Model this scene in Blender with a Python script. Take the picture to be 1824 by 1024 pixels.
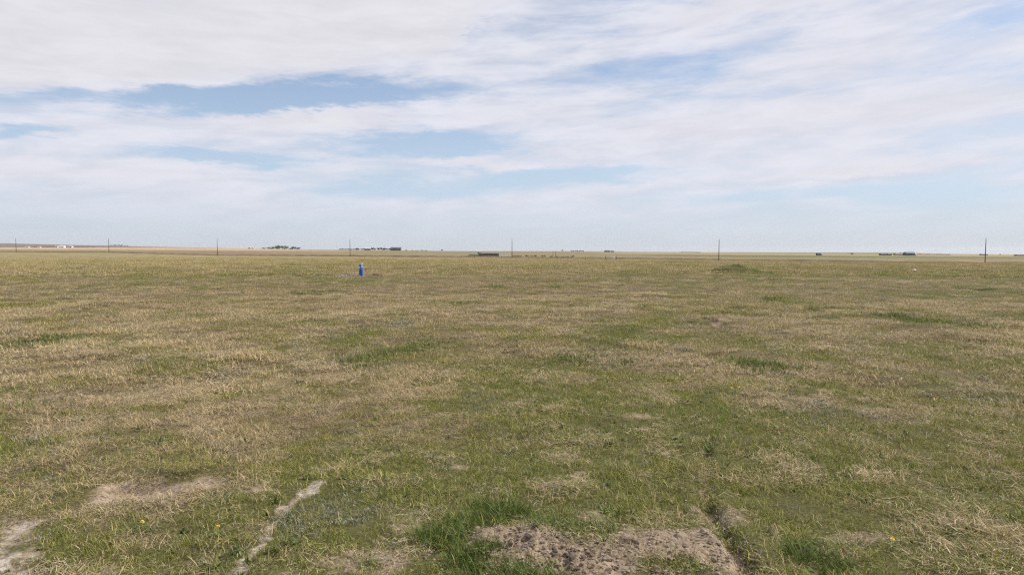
import bpy, bmesh, math, random
import numpy as np

for o in list(bpy.data.objects):
    bpy.data.objects.remove(o, do_unlink=True)
S = bpy.context.scene
COL = S.collection
R = math.radians
rng = np.random.default_rng(7)
random.seed(7)

# ------------------------------------------------------------------ camera
CAM_H = 1.7
cam = bpy.data.cameras.new('camera')
cam.sensor_width = 36.0
cam.lens = 36.0 * 1216 / 1824
cam.clip_start = 0.05
cam.clip_end = 60000
cam_o = bpy.data.objects.new('camera', cam)
cam_o.location = (0, 0, CAM_H)
cam_o.rotation_euler = (R(90 - 3.06), 0, 0)
COL.objects.link(cam_o)
S.camera = cam_o
S.render.engine = 'CYCLES'
S.cycles.max_bounces = 4
S.cycles.diffuse_bounces = 2
S.cycles.transmission_bounces = 2
S.cycles.transparent_max_bounces = 6
S.cycles.use_denoising = False        # keeps the fine blades crisp
S.cycles.filter_width = 1.25
S.view_settings.view_transform = 'Standard'
S.view_settings.look = 'None'
S.view_settings.gamma = 1
S.view_settings.use_curve_mapping = False
S.view_settings.exposure = 0.0

# ------------------------------------------------------------------ sun
SUN_AZ, SUN_EL = 72.0, 45.0
sun = bpy.data.lights.new('sun', 'SUN')
sun.energy = 5.0
sun.angle = R(1.2)
sun.color = (1.0, 0.94, 0.85)
sun_o = bpy.data.objects.new('sun', sun)
sun_o.rotation_euler = (R(90 - SUN_EL), 0, R(180 - SUN_AZ))
COL.objects.link(sun_o)


# ------------------------------------------------------------------ node helper
class NT:
    def __init__(self, tree):
        self.t = tree
        self.n = tree.nodes
        self.l = tree.links

    def add(self, kind, **kw):
        nd = self.n.new(kind)
        for k, v in kw.items():
            setattr(nd, k, v)
        return nd

    def put(self, sock, v):
        if isinstance(v, bpy.types.NodeSocket):
            self.l.new(v, sock)
        elif v is not None:
            sock.default_value = v

    def m(self, op, a, b=None, c=None, clamp=False):
        nd = self.add('ShaderNodeMath', operation=op, use_clamp=clamp)
        self.put(nd.inputs[0], a)
        self.put(nd.inputs[1], b)
        self.put(nd.inputs[2], c)
        return nd.outputs[0]

    def vm(self, op, a, b=None, scale=None):
        nd = self.add('ShaderNodeVectorMath', operation=op)
        self.put(nd.inputs[0], a)
        self.put(nd.inputs[1], b)
        if scale is not None:
            self.put(nd.inputs['Scale'], scale)
        return nd.outputs['Value'] if op in ('LENGTH', 'DOT_PRODUCT', 'DISTANCE') else nd.outputs[0]

    def xyz(self, x, y, z):
        nd = self.add('ShaderNodeCombineXYZ')
        for i, v in enumerate((x, y, z)):
            self.put(nd.inputs[i], v)
        return nd.outputs[0]

    def mix(self, f, a, b, mode='MIX'):
        nd = self.add('ShaderNodeMix', data_type='RGBA', blend_type=mode)
        self.put(nd.inputs[0], f)
        self.put(nd.inputs[6], a if not isinstance(a, tuple) else tuple(a) + ((1,) if len(a) == 3 else ()))
        self.put(nd.inputs[7], b if not isinstance(b, tuple) else tuple(b) + ((1,) if len(b) == 3 else ()))
        return nd.outputs[2]

    def ss(self, v, lo, hi, a=0.0, b=1.0):
        nd = self.add('ShaderNodeMapRange', interpolation_type='SMOOTHSTEP')
        self.put(nd.inputs[0], v)
        for i, q in enumerate((lo, hi, a, b)):
            self.put(nd.inputs[i + 1], q)
        return nd.outputs[0]

    def noise(self, vec, scale, detail=4, rough=0.5, dist=0.0, color=False):
        nd = self.add('ShaderNodeTexNoise')
        self.put(nd.inputs['Vector'], vec)
        self.put(nd.inputs['Scale'], scale)
        self.put(nd.inputs['Detail'], detail)
        self.put(nd.inputs['Roughness'], rough)
        self.put(nd.inputs['Distortion'], dist)
        return nd.outputs['Color' if color else 'Fac']

    def attr(self, name, typ='GEOMETRY', out='Fac'):
        nd = self.add('ShaderNodeAttribute', attribute_name=name, attribute_type=typ)
        return nd.outputs[out]


# ------------------------------------------------------------------ world: daylight sky with layered cloud
W = bpy.data.worlds.new('World')
S.world = W
W.use_nodes = True
W.cycles.sampling_method = 'NONE'      # an even sky: found well enough by the bounced rays themselves
W.node_tree.nodes.clear()
w = NT(W.node_tree)
sky = w.add('ShaderNodeTexSky', sky_type='NISHITA', sun_disc=False)
sky.sun_elevation = R(SUN_EL)
sky.sun_rotation = R(SUN_AZ)
sky.altitude = 900
sky.air_density = 1.0
sky.dust_density = 1.6
sky.ozone_density = 1.0
SKY = 0.12
tc = w.add('ShaderNodeTexCoord')
d = w.vm('NORMALIZE', tc.outputs['Generated'])
sep = w.add('ShaderNodeSeparateXYZ')
w.put(sep.inputs[0], d)
dx, dy, dz = sep.outputs
az = w.m('MULTIPLY', w.m('ARCTAN2', dx, dy), 57.29578)           # degrees clockwise from +Y
el = w.m('MULTIPLY', w.m('ARCSINE', dz), 57.29578)
elp = w.m('MAXIMUM', el, 0.0)
# coordinates of a high flat layer of cloud, bent so it closes in towards the horizon
inv = w.m('DIVIDE', 1.0, w.m('ADD', w.m('MAXIMUM', dz, 0.0), 0.075))
P = w.xyz(w.m('MULTIPLY', dx, inv), w.m('MULTIPLY', dy, inv), 0.0)
Pd = w.xyz(w.m('DIVIDE', az, 13.0), w.m('SUBTRACT', w.m('DIVIDE', elp, 2.7), w.m('DIVIDE', az, 60.0)), 4.0)  # streaky sheet coordinates
warpA = w.noise(Pd, 0.9, 2, 0.55, color=True)
warp = w.vm('SCALE', w.vm('SUBTRACT', warpA, (0.5, 0.5, 0.5)), None, 1.0)
wsep = w.add('ShaderNodeSeparateXYZ')
w.put(wsep.inputs[0], warp)
wob = w.noise(w.xyz(w.m('DIVIDE', az, 4.0), w.m('DIVIDE', elp, 1.0), 9.0), 1.0, 4, 0.68, color=True)
wb = w.add('ShaderNodeSeparateXYZ')
w.put(wb.inputs[0], w.vm('SUBTRACT', wob, (0.5, 0.5, 0.5)))
azw = w.m('ADD', w.m('ADD', az, w.m('MULTIPLY', wsep.outputs[0], 9.0)), w.m('MULTIPLY', wb.outputs[0], 9.0))
elw = w.m('ADD', w.m('ADD', el, w.m('MULTIPLY', wsep.outputs[1], 2.4)), w.m('MULTIPLY', wb.outputs[1], 2.2))


def blob(a0, e0, ra, re, tilt, inner=0.05):
    """soft elliptical patch of the sky at azimuth a0, elevation e0 (degrees)"""
    da = w.m('SUBTRACT', azw, a0)
    de = w.m('SUBTRACT', w.m('SUBTRACT', elw, e0), w.m('MULTIPLY', da, tilt))
    L = w.vm('LENGTH', w.xyz(w.m('DIVIDE', da, ra), w.m('DIVIDE', de, re), 0.0))
    return w.ss(L, 1.0, inner)


streak = w.noise(w.vm('ADD', Pd, w.vm('SCALE', warp, None, 0.5)), 1.1, 7, 0.63)
fine = w.noise(w.vm('ADD', w.vm('SCALE', Pd, None, 1.0), w.vm('SCALE', warp, None, 0.8)), 3.6, 4, 0.6)
broad = w.noise(P, 0.35, 2, 0.5)
cover = w.m('ADD', w.m('ADD', w.m('MULTIPLY', streak, 2.1), w.m('MULTIPLY', fine, 0.6)), w.m('MULTIPLY', broad, 0.5))
cover = w.m('ADD', cover, -0.84)
GAPS = [  # clear gaps: az, el, half-width, half-height, tilt, weight
    (-20.0, 11.7, 22.0, 1.7, 0.085, 1.5),
    (-7.5, 8.9, 12.0, 1.6, 0.05, 1.0),
    (-22.0, 7.0, 9.0, 0.9, 0.02, 0.85),
    (-36.0, 8.0, 6.0, 0.7, 0.02, 0.8),
    (3.5, 6.2, 12.0, 1.6, 0.02, 0.9),
    (14.0, 14.6, 16.0, 1.8, 0.12, 0.34),
    (-6.0, 19.8, 3.5, 1.5, -0.2, 0.45),
    (36.0, 15.5, 12.0, 1.7, 0.03, 0.30),
    (33.0, 3.8, 13.0, 1.8, 0.0, 0.5),
    (-9.0, 5.0, 14.0, 1.5, 0.0, 0.75),
    (16.0, 4.3, 9.0, 1.0, 0.0, 0.4),
]
BANKS = [  # thicker cloud
    (27.0, 6.0, 11.0, 0.7, 0.0, 0.7),
    (-16.0, 10.3, 10.0, 0.85, 0.05, 0.85),
    (22.0, 9.9, 20.0, 2.6, 0.0, 0.55),
    (-5.0, 7.3, 6.0, 0.75, 0.03, 0.65),
    (-32.0, 5.6, 13.0, 1.7, 0.0, 0.5),
    (17.0, 18.2, 14.0, 1.5, 0.0, 0.6),
    (24.0, 3.4, 6.0, 0.8, 0.0, 0.35),
]
for g in GAPS:
    cover = w.m('SUBTRACT', cover, w.m('MULTIPLY', blob(*g[:5]), g[5]))
for g in BANKS:
    cover = w.m('ADD', cover, w.m('MULTIPLY', blob(*g[:5]), g[5]))
# broad sheet of cloud whose lower edge climbs from left to right
elb = w.m('ADD', el, w.m('MULTIPLY', w.m('SUBTRACT', elw, el), 0.45))
edge = w.m('SUBTRACT', elb, w.m('ADD', 10.9, w.m('MULTIPLY', w.m('ADD', az, 32.7), 0.175)))
edge = w.m('SUBTRACT', edge, w.m('MULTIPLY', w.m('MAXIMUM', w.m('ADD', azw, 6.0), 0.0), 0.55))
sheet = w.m('MULTIPLY', w.ss(edge, -0.25, 1.3), w.ss(el, 50.0, 25.0))
sheet = w.m('MULTIPLY', sheet, w.ss(az, -80.0, -50.0))
cover = w.m('ADD', cover, w.m('MULTIPLY', sheet, 1.15))
alpha = w.ss(cover, -0.02, 1.05)
body = w.ss(cover, 0.75, 1.9)
puff = w.noise(w.vm('ADD', Pd, w.vm('SCALE', warp, None, 0.7)), 2.2, 4, 0.58)
tone = w.ss(puff, 0.25, 0.75, 0.93, 1.05)
ccol = w.mix(body, (0.760, 0.770, 0.850), (0.775, 0.768, 0.818))
ccol = w.mix(1.0, ccol, w.xyz(tone, tone, tone), 'MULTIPLY')
# undersides of the low flat cumulus
under = w.m('MULTIPLY', blob(27.5, 5.35, 9.0, 0.5, 0.0), 0.45)
ccol = w.mix(under, ccol, (0.60, 0.62, 0.71))
ccol = w.vm('SCALE', ccol, None, 1.0 / SKY)
clear = w.mix(1.0, sky.outputs[0], (0.92, 0.97, 1.06), 'MULTIPLY')
# thin veil that thickens towards the horizon
veil = w.ss(elp, 15.0, 0.0, 0.34, 0.92)
vcol = w.vm('SCALE', w.mix(w.ss(elp, 0.0, 5.0), (0.62, 0.675, 0.74), (0.58, 0.70, 0.84)), None, 1.0 / SKY)
clear = w.mix(veil, clear, vcol)
alpha_h = w.m('MULTIPLY', alpha, w.ss(elp, 0.4, 5.5, 0.15, 0.97))
final = w.mix(alpha_h, clear, ccol)
bg = w.add('ShaderNodeBackground')
w.put(bg.inputs[0], final)
bg.inputs[1].default_value = SKY
wo = w.add('ShaderNodeOutputWorld')
w.l.new(bg.outputs[0], wo.inputs[0])


# ------------------------------------------------------------------ numeric noise and ground shape
def _h(ix, iy, seed):
    n = (ix.astype(np.int64) * 374761393 + iy.astype(np.int64) * 668265263 + seed * 1442695041) & 0xffffffff
    n = ((n ^ (n >> 13)) * 1274126177) & 0xffffffff
    return ((n ^ (n >> 16)) & 0xffff) / 65535.0


def vnoise(x, y, seed=0):
    ix, iy = np.floor(x), np.floor(y)
    fx, fy = x - ix, y - iy
    fx, fy = fx * fx * (3 - 2 * fx), fy * fy * (3 - 2 * fy)
    a, b = _h(ix, iy, seed), _h(ix + 1, iy, seed)
    c, e = _h(ix, iy + 1, seed), _h(ix + 1, iy + 1, seed)
    return (a * (1 - fx) + b * fx) * (1 - fy) + (c * (1 - fx) + e * fx) * fy


def fbm(x, y, wl, octs=4, seed=0, gain=0.5):
    s, amp, tot = 0.0, 1.0, 0.0
    for i in range(octs):
        f = 2.0 ** i / wl
        s = s + amp * vnoise(x * f + 17.3 * i, y * f - 9.1 * i, seed + i)
        tot += amp
        amp *= gain
    return s / tot


def sstep(a, b, v):
    t = np.clip((v - a) / (b - a), 0, 1)
    return t * t * (3 - 2 * t)


def soft_ellipses(x, y, items, seed, wob=0.35, edge=0.5):
    """union of ragged ellipses (cx, cy, rx, ry[, weight]) in metres on the ground"""
    out = np.zeros_like(x)
    for i, it in enumerate(items):
        cx, cy, rx, ry = it[:4]
        wt = it[4] if len(it) > 4 else 1.0
        sel = (np.abs(x - cx) < 2 * rx) & (np.abs(y - cy) < 2 * ry)
        if not sel.any():
            continue
        xs, ys = x[sel], y[sel]
        L = np.hypot((xs - cx) / rx, (ys - cy) / ry)
        sz = max(0.05, min(rx, ry))
        L = L + wob * 2 * (fbm(xs, ys, sz * 0.9, 3, seed + i) - 0.5)
        out[sel] = np.maximum(out[sel], wt * (1 - sstep(1 - edge, 1 + edge * 0.4, L)))
    return out


def seg_dist(x, y, pts):
    best = np.full_like(x, 1e9)
    for (x0, y0), (x1, y1) in zip(pts[:-1], pts[1:]):
        vx, vy = x1 - x0, y1 - y0
        t = np.clip(((x - x0) * vx + (y - y0) * vy) / (vx * vx + vy * vy), 0, 1)
        best = np.minimum(best, np.hypot(x - x0 - t * vx, y - y0 - t * vy))
    return best


# surveyed pole line: x, y, ground level, pole height
POLES = [(166.2, 240.0, -2.84, 9.28), (83.3, 275.3, -2.15, 8.83), (0.0, 310.6, -1.49, 8.68), (-81.9, 345.8, -1.14, 8.82),
         (-164.2, 381.1, -0.96, 9.72), (-245.5, 416.4, 0.6, 8.93), (-327.6, 451.7, 0.85, 9.4)]
_px = np.array([p[0] for p in POLES])[::-1]
_pz = np.array([p[2] for p in POLES])[::-1]
LINE = (-82.3 / 89.5, 35.3 / 89.5)                                  # direction of the pole line


def line_off(x, y):
    """signed distance beyond the pole line (+ = far side)"""
    return (x - 0.0) * (35.3 / 89.5) + (y - 310.6) * (82.3 / 89.5)


# crest profiles: slope x/y -> (rise over distance), as seen from the field
_u = (np.array([0, 100, 200, 300, 400, 600, 800, 900, 1000, 1100, 1250, 1400, 1600, 1700, 1824]) - 912) / 1216
_near = (447 - np.array([441, 441, 441, 441.3, 442.6, 444.9, 447.2, 447.6, 448.2, 449.0, 450.3, 451.2, 453.2, 454, 454.6])) / 1216
_far = (447 - np.array([433.6, 436, 438, 440, 442, 445.5, 447.6, 447.2, 446.9, 447.6, 448.9, 449.4, 449.6, 452, 453.4])) / 1216
Y_NEAR, Y_FAR = 1200.0, 4200.0


def ground_z(x, y):
    x = np.asarray(x, float)
    y = np.asarray(y, float)
    ys = np.maximum(y, 1.0)
    u = np.clip(x / ys, -1.2, 1.2)
    zp = np.interp(x, _px, _pz)
    off = line_off(x, y)
    yl = 310.6 - x * (35.3 / 82.3)                                   # y of the pole line at this x
    yl = np.maximum(yl, 120)
    zA = CAM_H + np.interp(u, _u, _near) * Y_NEAR
    zB = CAM_H + np.interp(u, _u, _far) * Y_FAR
    t1 = sstep(0, 1, np.clip((y - 46) / (yl - 46), 0, 1))
    z = zp * t1
    t2 = np.clip((y - yl) / np.maximum(Y_NEAR - yl, 50), 0, 1)
    t2 = t2 * t2 * (1.6 - 0.6 * t2)
    z = z + (zA - z) * t2
    t3 = sstep(Y_NEAR * 1.05, 1900, y)
    z = z - 9.0 * t3
    t4 = sstep(2000, Y_FAR, y)
    z = z + (zB - zA + 9.0) * t4
    z = z - 0.012 * np.maximum(y - Y_FAR * 1.02, 0)
    # old raised road bed and ditch beyond the pole line
    z = z + 0.75 * np.exp(-((off - 9) / 3.5) ** 2) * (off > -30) - 0.25 * np.exp(-((off - 2.0) / 2.0) ** 2)
    return z


def near_bumps(x, y):
    r = np.hypot(x, y)
    k = np.exp(-(r / 60) ** 2)
    z = (fbm(x, y, 1.6, 3, 11) - 0.5) * 0.07 + (fbm(x, y, 0.35, 3, 23) - 0.5) * 0.035
    z = z + (fbm(x, y, 9.0, 2, 31) - 0.5) * 0.22 * sstep(5, 16, r)
    z = z + 0.13 * sstep(0.52, 1.0, fbm(x, y * 0.8, 1.3, 3, 41)) * sstep(6, 10, r)
    z = z * k
    # low grassy hump of old spoil in the middle distance
    z = z + 0.62 * np.exp(-((x - 17.2) / 1.5) ** 2 - ((y - 53.5) / 1.6) ** 2)
    z = z + 0.10 * np.exp(-((x - 13.0) / 2.5) ** 2 - ((y - 52.0) / 1.6) ** 2)
    # spoil thrown up round the well pipe
    z = z + 0.12 * np.exp(-((x + 10.75) / 0.55) ** 2 - ((y - 45.25) / 0.3) ** 2) + 0.13 * np.exp(-((x + 9.05) / 0.35) ** 2 - ((y - 45.3) / 0.22) ** 2)
    for tk in TRACKS:
        z = z - 0.09 * np.exp(-(seg_dist(x, y, tk) / 0.11) ** 2)
    near = r < 14
    if near.any():
        xs, ys = x[near], y[near]
        q = np.zeros_like(xs)
        # dug spoil at the feet of the camera
        q += 0.085 * np.exp(-((xs - 0.0) / 0.26) ** 2 - ((ys - 3.86) / 0.18) ** 2)
        q += 0.05 * np.exp(-((xs - 0.27) / 0.35) ** 2 - ((ys - 3.72) / 0.2) ** 2)
        q += 0.07 * np.exp(-((xs - 0.87) / 0.26) ** 2 - ((ys - 3.82) / 0.22) ** 2)
        q += 0.05 * np.exp(-((xs - 0.31) / 0.2) ** 2 - ((ys - 4.75) / 0.12) ** 2)
        # scraped hollow on the left with a raised lip behind
        q -= 0.10 * np.exp(-((xs + 2.72) / 0.2) ** 2 - ((ys - 4.88) / 0.13) ** 2)
        q += 0.05 * np.exp(-((xs + 2.6) / 0.3) ** 2 - ((ys - 5.2) / 0.1) ** 2)
        # wheel rut
        rd = seg_dist(xs, ys, RUT)
        q -= 0.06 * np.exp(-(rd / 0.045) ** 2)
        q += 0.02 * np.exp(-((rd - 0.13) / 0.05) ** 2)
        b = bare_map(xs, ys)
        q += b * ((fbm(xs, ys, 0.09, 3, 51) - 0.5) * 0.05)
        md = soft_ellipses(xs, ys, SPOIL, 77)
        q += md * ((fbm(xs, ys, 0.21, 5, 61, 0.62) - 0.45) * 0.14)
        z[near] += q
    return z


RUT = [(1.69, 5.95), (1.49, 5.18), (1.32, 4.59), (1.28, 4.03), (1.23, 3.4)]
ASH_LEFT = [(-3.19, 4.50), (-3.07, 4.2), (-2.98, 3.95), (-2.80, 3.66), (-2.66, 3.4), (-2.6, 3.0)]
ASH_MID = [(-1.40, 4.86), (-1.43, 4.64), (-1.48, 4.34), (-1.45, 3.91), (-1.45, 3.66), (-1.44, 3.4), (-1.42, 3.0)]
SPOIL = [(0.03, 3.8, 0.30, 0.30), (0.30, 3.62, 0.42, 0.22), (0.89, 3.78, 0.36, 0.26), (0.5, 3.2, 0.8, 0.35)]
BARE = SPOIL + [(-2.62, 4.85, 0.40, 0.28), (-2.3, 4.9, 0.25, 0.16), (-2.79, 4.65, 0.13, 0.13), (-2.9, 5.82, 0.09, 0.08, 0.75), (-1.81, 4.73, 0.2, 0.1, 0.7),
        (-0.81, 3.64, 0.30, 0.18, 0.9), (-0.66, 4.13, 0.17, 0.24, 0.6), (-1.07, 4.3, 0.36, 0.35, 0.35), (1.12, 3.76, 0.22, 0.36, 0.95),
        (0.52, 4.25, 0.13, 0.24, 0.85), (0.31, 4.79, 0.2, 0.1, 0.75), (1.27, 5.7, 0.15, 0.08, 0.75), (1.3, 6.88, 0.24, 0.2, 0.72),
        (2.1, 3.99, 0.24, 0.12, 0.72), (1.32, 4.36, 0.24, 0.26, 0.7), (0.75, 4.0, 0.3, 0.15, 0.6), (4.0, 6.6, 0.15, 0.14, 0.65), (-2.21, 3.55, 0.16, 0.1, 0.8),
        (0.5, 5.1, 0.1, 0.1, 0.7), (-1.05, 6.6, 0.12, 0.1, 0.6), (-0.4, 5.3, 0.12, 0.07, 0.7), (0.75, 5.9, 0.1, 0.05, 0.5),
        (-9.1, 45.4, 0.9, 0.8), (-10.7, 45.3, 1.2, 0.8), (-9.9, 45.0, 0.6, 0.5), (-18.6, 44.6, 0.7, 0.5, 0.8), (5.1, 16.3, 0.14, 0.45, 0.9), (-2.9, 15.6, 1.0, 0.5, 0.3)]
LUSH = [(0.33, 4.0, 0.27, 0.16), (-0.04, 4.28, 0.24, 0.16), (-0.22, 3.66, 0.14, 0.16), (0.91, 3.55, 0.09, 0.06), (0.55, 4.02, 0.16, 0.08),
        (1.63, 3.67, 0.15, 0.18, 0.8), (-0.77, 3.60, 0.08, 0.06), (-0.35, 4.0, 0.2, 0.2, 0.8), (0.72, 4.25, 0.15, 0.12, 0.8), (0.0, 3.35, 0.4, 0.15)]
SAGE = [(3.36, 7.19, 0.6, 0.76, 0.8), (-0.39, 7.69, 0.45, 0.55, 0.6), (-1.05, 4.34, 0.45, 0.45, 0.8), (-2.71, 15.55, 1.2, 0.94, 0.5), (5.4, 8.0, 0.5, 0.8, 0.5),
        (-2.7, 10.6, 0.5, 0.4, 0.5), (0.5, 4.4, 0.2, 0.2, 0.6)]
GREEN = [(-16.3, 47.4, 5.2, 2.6), (-15.0, 23.25, 0.6, 0.9), (-14.42, 23.79, 0.35, 0.9), (-11.93, 16.11, 0.4, 0.38), (-5.68, 10.94, 0.2, 0.29),
         (-3.25, 26.87, 0.7, 1.0), (-0.85, 32.37, 0.8, 1.4), (17.2, 52.8, 2.6, 3.5), (10.5, 55, 4.5, 4.0, 0.7), (9.68, 16.3, 1.4, 1.8), (20.81, 29.2, 0.9, 1.5),
         (22.1, 32.85, 1.2, 1.05), (-2.16, 11.37, 0.8, 1.25, 0.8), (-8.9, 12.78, 1.1, 1.42), (8.93, 22.37, 1.3, 1.93, 0.8), (9.0, 18.4, 1.0, 1.6, 0.7),
         (-5.36, 7.13, 0.2, 0.3), (3.42, 10.17, 0.8, 0.7, 0.7), (2.36, 9.91, 0.5, 0.58, 0.7), (-5.3, 13.06, 0.6, 0.7, 0.6), (0.74, 10.16, 0.9, 0.6, 0.8),
         (-7.99, 27.73, 1.1, 2.2, 0.7), (-1.95, 21.14, 1.2, 1.3, 0.7), (2.2, 5.2, 1.1, 0.7, 0.6), (-3.2, 5.6, 0.9, 0.7, 0.7), (3.3, 4.6, 0.9, 0.7, 0.6),
         (-2.1, 4.1, 0.7, 0.5, 0.7), (-0.6, 5.9, 0.9, 0.6, 0.4), (14, 38, 2.5, 4, 0.5), (3.0, 34, 2, 3, 0.5), (-20, 33, 2.2, 2, 0.5), (30, 45, 4, 5, 0.6)]


TRACKS = [[(5.15, 20.2), (4.95, 18.0), (4.62, 14.7)], [(6.6, 20.5), (6.35, 18.2), (6.0, 15.0)]]


def ash_map(x, y):
    wv = 0.20 * (fbm(x, y, 0.14, 4, 91, 0.7) - 0.5)
    a = 1 - sstep(0.02, 0.27, seg_dist(x, y, ASH_LEFT) + wv * 1.3)
    a = a * (1 - sstep(4.15, 4.6, y)) * (0.55 + 0.45 * sstep(0.35, 0.55, fbm(x, y, 0.16, 4, 97, 0.65)))
    brk = 0.45 + 0.55 * sstep(0.28, 0.50, fbm(x, y, 0.28, 3, 93))
    b = (1 - sstep(0.01, 0.085, seg_dist(x, y, ASH_MID) + wv)) * brk
    c = soft_ellipses(x, y, [(0.55, 4.3, 0.07, 0.2, 0.5), (-2.80, 4.62, 0.12, 0.1, 0.9), (-2.35, 4.86, 0.2, 0.1, 0.6), (-0.75, 3.72, 0.2, 0.1, 0.6), (-0.62, 4.3, 0.1, 0.12, 0.5)], 95)
    return np.clip(np.maximum(np.maximum(a, b), c), 0, 1)


def bare_map(x, y):
    b = soft_ellipses(x, y, BARE, 101)
    b = np.maximum(b, ash_map(x, y))
    rd = seg_dist(x, y, RUT) + 0.06 * (fbm(x, y, 0.2, 2, 7) - 0.5)
    b = np.maximum(b, 0.85 * (1 - sstep(0.015, 0.05, rd)) * sstep(0.35, 0.55, fbm(x, y, 0.3, 2, 8) + 0.1))
    for tk in TRACKS:
        td = seg_dist(x, y, tk) + 0.2 * (fbm(x, y, 0.6, 2, 9) - 0.5)
        b = np.maximum(b, 0.95 * (1 - sstep(0.04, 0.14, td)) * sstep(0.28, 0.48, fbm(x, y, 0.9, 2, 12)))
    b = b * (1 - 0.85 * soft_ellipses(x, y, LUSH, 131))
    # small worn spots scattered through the sward
    r = np.hypot(x, y)
    sp = sstep(0.70, 0.80, fbm(x, y, 0.5, 3, 141)) * 0.42 * (1 - sstep(9, 30, r))
    return np.clip(np.maximum(b, sp), 0, 1)


def green_map(x, y):
    r = np.hypot(x, y)
    n = fbm(x, y, 2.6, 4, 201, 0.55)
    n2 = fbm(x, y * 0.6, 14.0, 4, 211, 0.55)
    base = 0.80 * (1 - sstep(5.0, 9.5, r)) + 0.46 * sstep(5.0, 9.5, r) * (1 - sstep(14, 40, r)) + 0.36 * sstep(14, 40, r)
    base = base + 0.12 * np.clip(x / np.maximum(r, 1) / 0.6, -1, 1)
    n0 = fbm(x, y, 0.75, 3, 206)
    g = base + (n - 0.5) * 1.7 + (n2 - 0.5) * 0.9 + (n0 - 0.5) * 1.1 * (1 - sstep(40, 90, r))
    g = np.maximum(g, soft_ellipses(x, y, GREEN, 221, 0.6, 0.9) * (0.85 + 0.3 * (n - 0.5)))
    g = np.maximum(g, soft_ellipses(x, y, LUSH, 131))
    return np.clip(g, 0, 1)


def mesh_obj(name, verts, faces, mat=None, parent=None, smooth=False):
    me = bpy.data.meshes.new(name)
    me.from_pydata(verts, [], faces)
    if mat:
        me.materials.append(mat)
    if smooth:
        me.polygons.foreach_set('use_smooth', [True] * len(me.polygons))
    o = bpy.data.objects.new(name, me)
    COL.objects.link(o)
    if parent:
        o.parent = parent
    return o


def fast_mesh(name, V, F):
    """V (n,3), F (m,k) arrays -> mesh"""
    me = bpy.data.meshes.new(name)
    k = F.shape[1]
    me.vertices.add(len(V))
    me.vertices.foreach_set('co', np.ascontiguousarray(V, np.float32).ravel())
    me.loops.add(F.size)
    me.loops.foreach_set('vertex_index', np.ascontiguousarray(F, np.int32).ravel())
    me.polygons.add(len(F))
    me.polygons.foreach_set('loop_start', np.arange(0, F.size, k, dtype=np.int32))
    me.update(calc_edges=True)
    return me


def set_attr(me, name, vals, typ='FLOAT', domain='POINT'):
    a = me.attributes.new(name, typ, domain)
    key = {'FLOAT': 'value', 'INT': 'value', 'FLOAT_VECTOR': 'vector', 'FLOAT_COLOR': 'color'}[typ]
    a.data.foreach_set(key, np.ascontiguousarray(vals, np.int32 if typ == 'INT' else np.float32).ravel())


# ------------------------------------------------------------------ materials
MATS = {}


def mat_simple(name, col, rough=0.8, var=0.12, scale=6.0, metal=0.0, bump=0.0):
    if name in MATS:
        return MATS[name]
    m = bpy.data.materials.new(name)
    m.use_nodes = True
    m.node_tree.nodes.clear()
    t = NT(m.node_tree)
    co = t.add('ShaderNodeTexCoord').outputs['Object']
    n = t.noise(co, scale, 5, 0.6)
    k = t.ss(n, 0.25, 0.75, 1 - var, 1 + var)
    c = t.mix(1.0, tuple(col), t.xyz(k, k, k), 'MULTIPLY')
    b = t.add('ShaderNodeBsdfPrincipled')
    t.put(b.inputs['Base Color'], c)
    b.inputs['Roughness'].default_value = rough
    b.inputs['Metallic'].default_value = metal
    if bump:
        bn = t.add('ShaderNodeBump')
        bn.inputs['Strength'].default_value = bump
        bn.inputs['Distance'].default_value = 0.02
        t.put(bn.inputs['Height'], n)
        t.l.new(bn.outputs[0], b.inputs['Normal'])
    out = t.add('ShaderNodeOutputMaterial')
    t.l.new(b.outputs[0], out.inputs[0])
    MATS[name] = m
    return m


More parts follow.
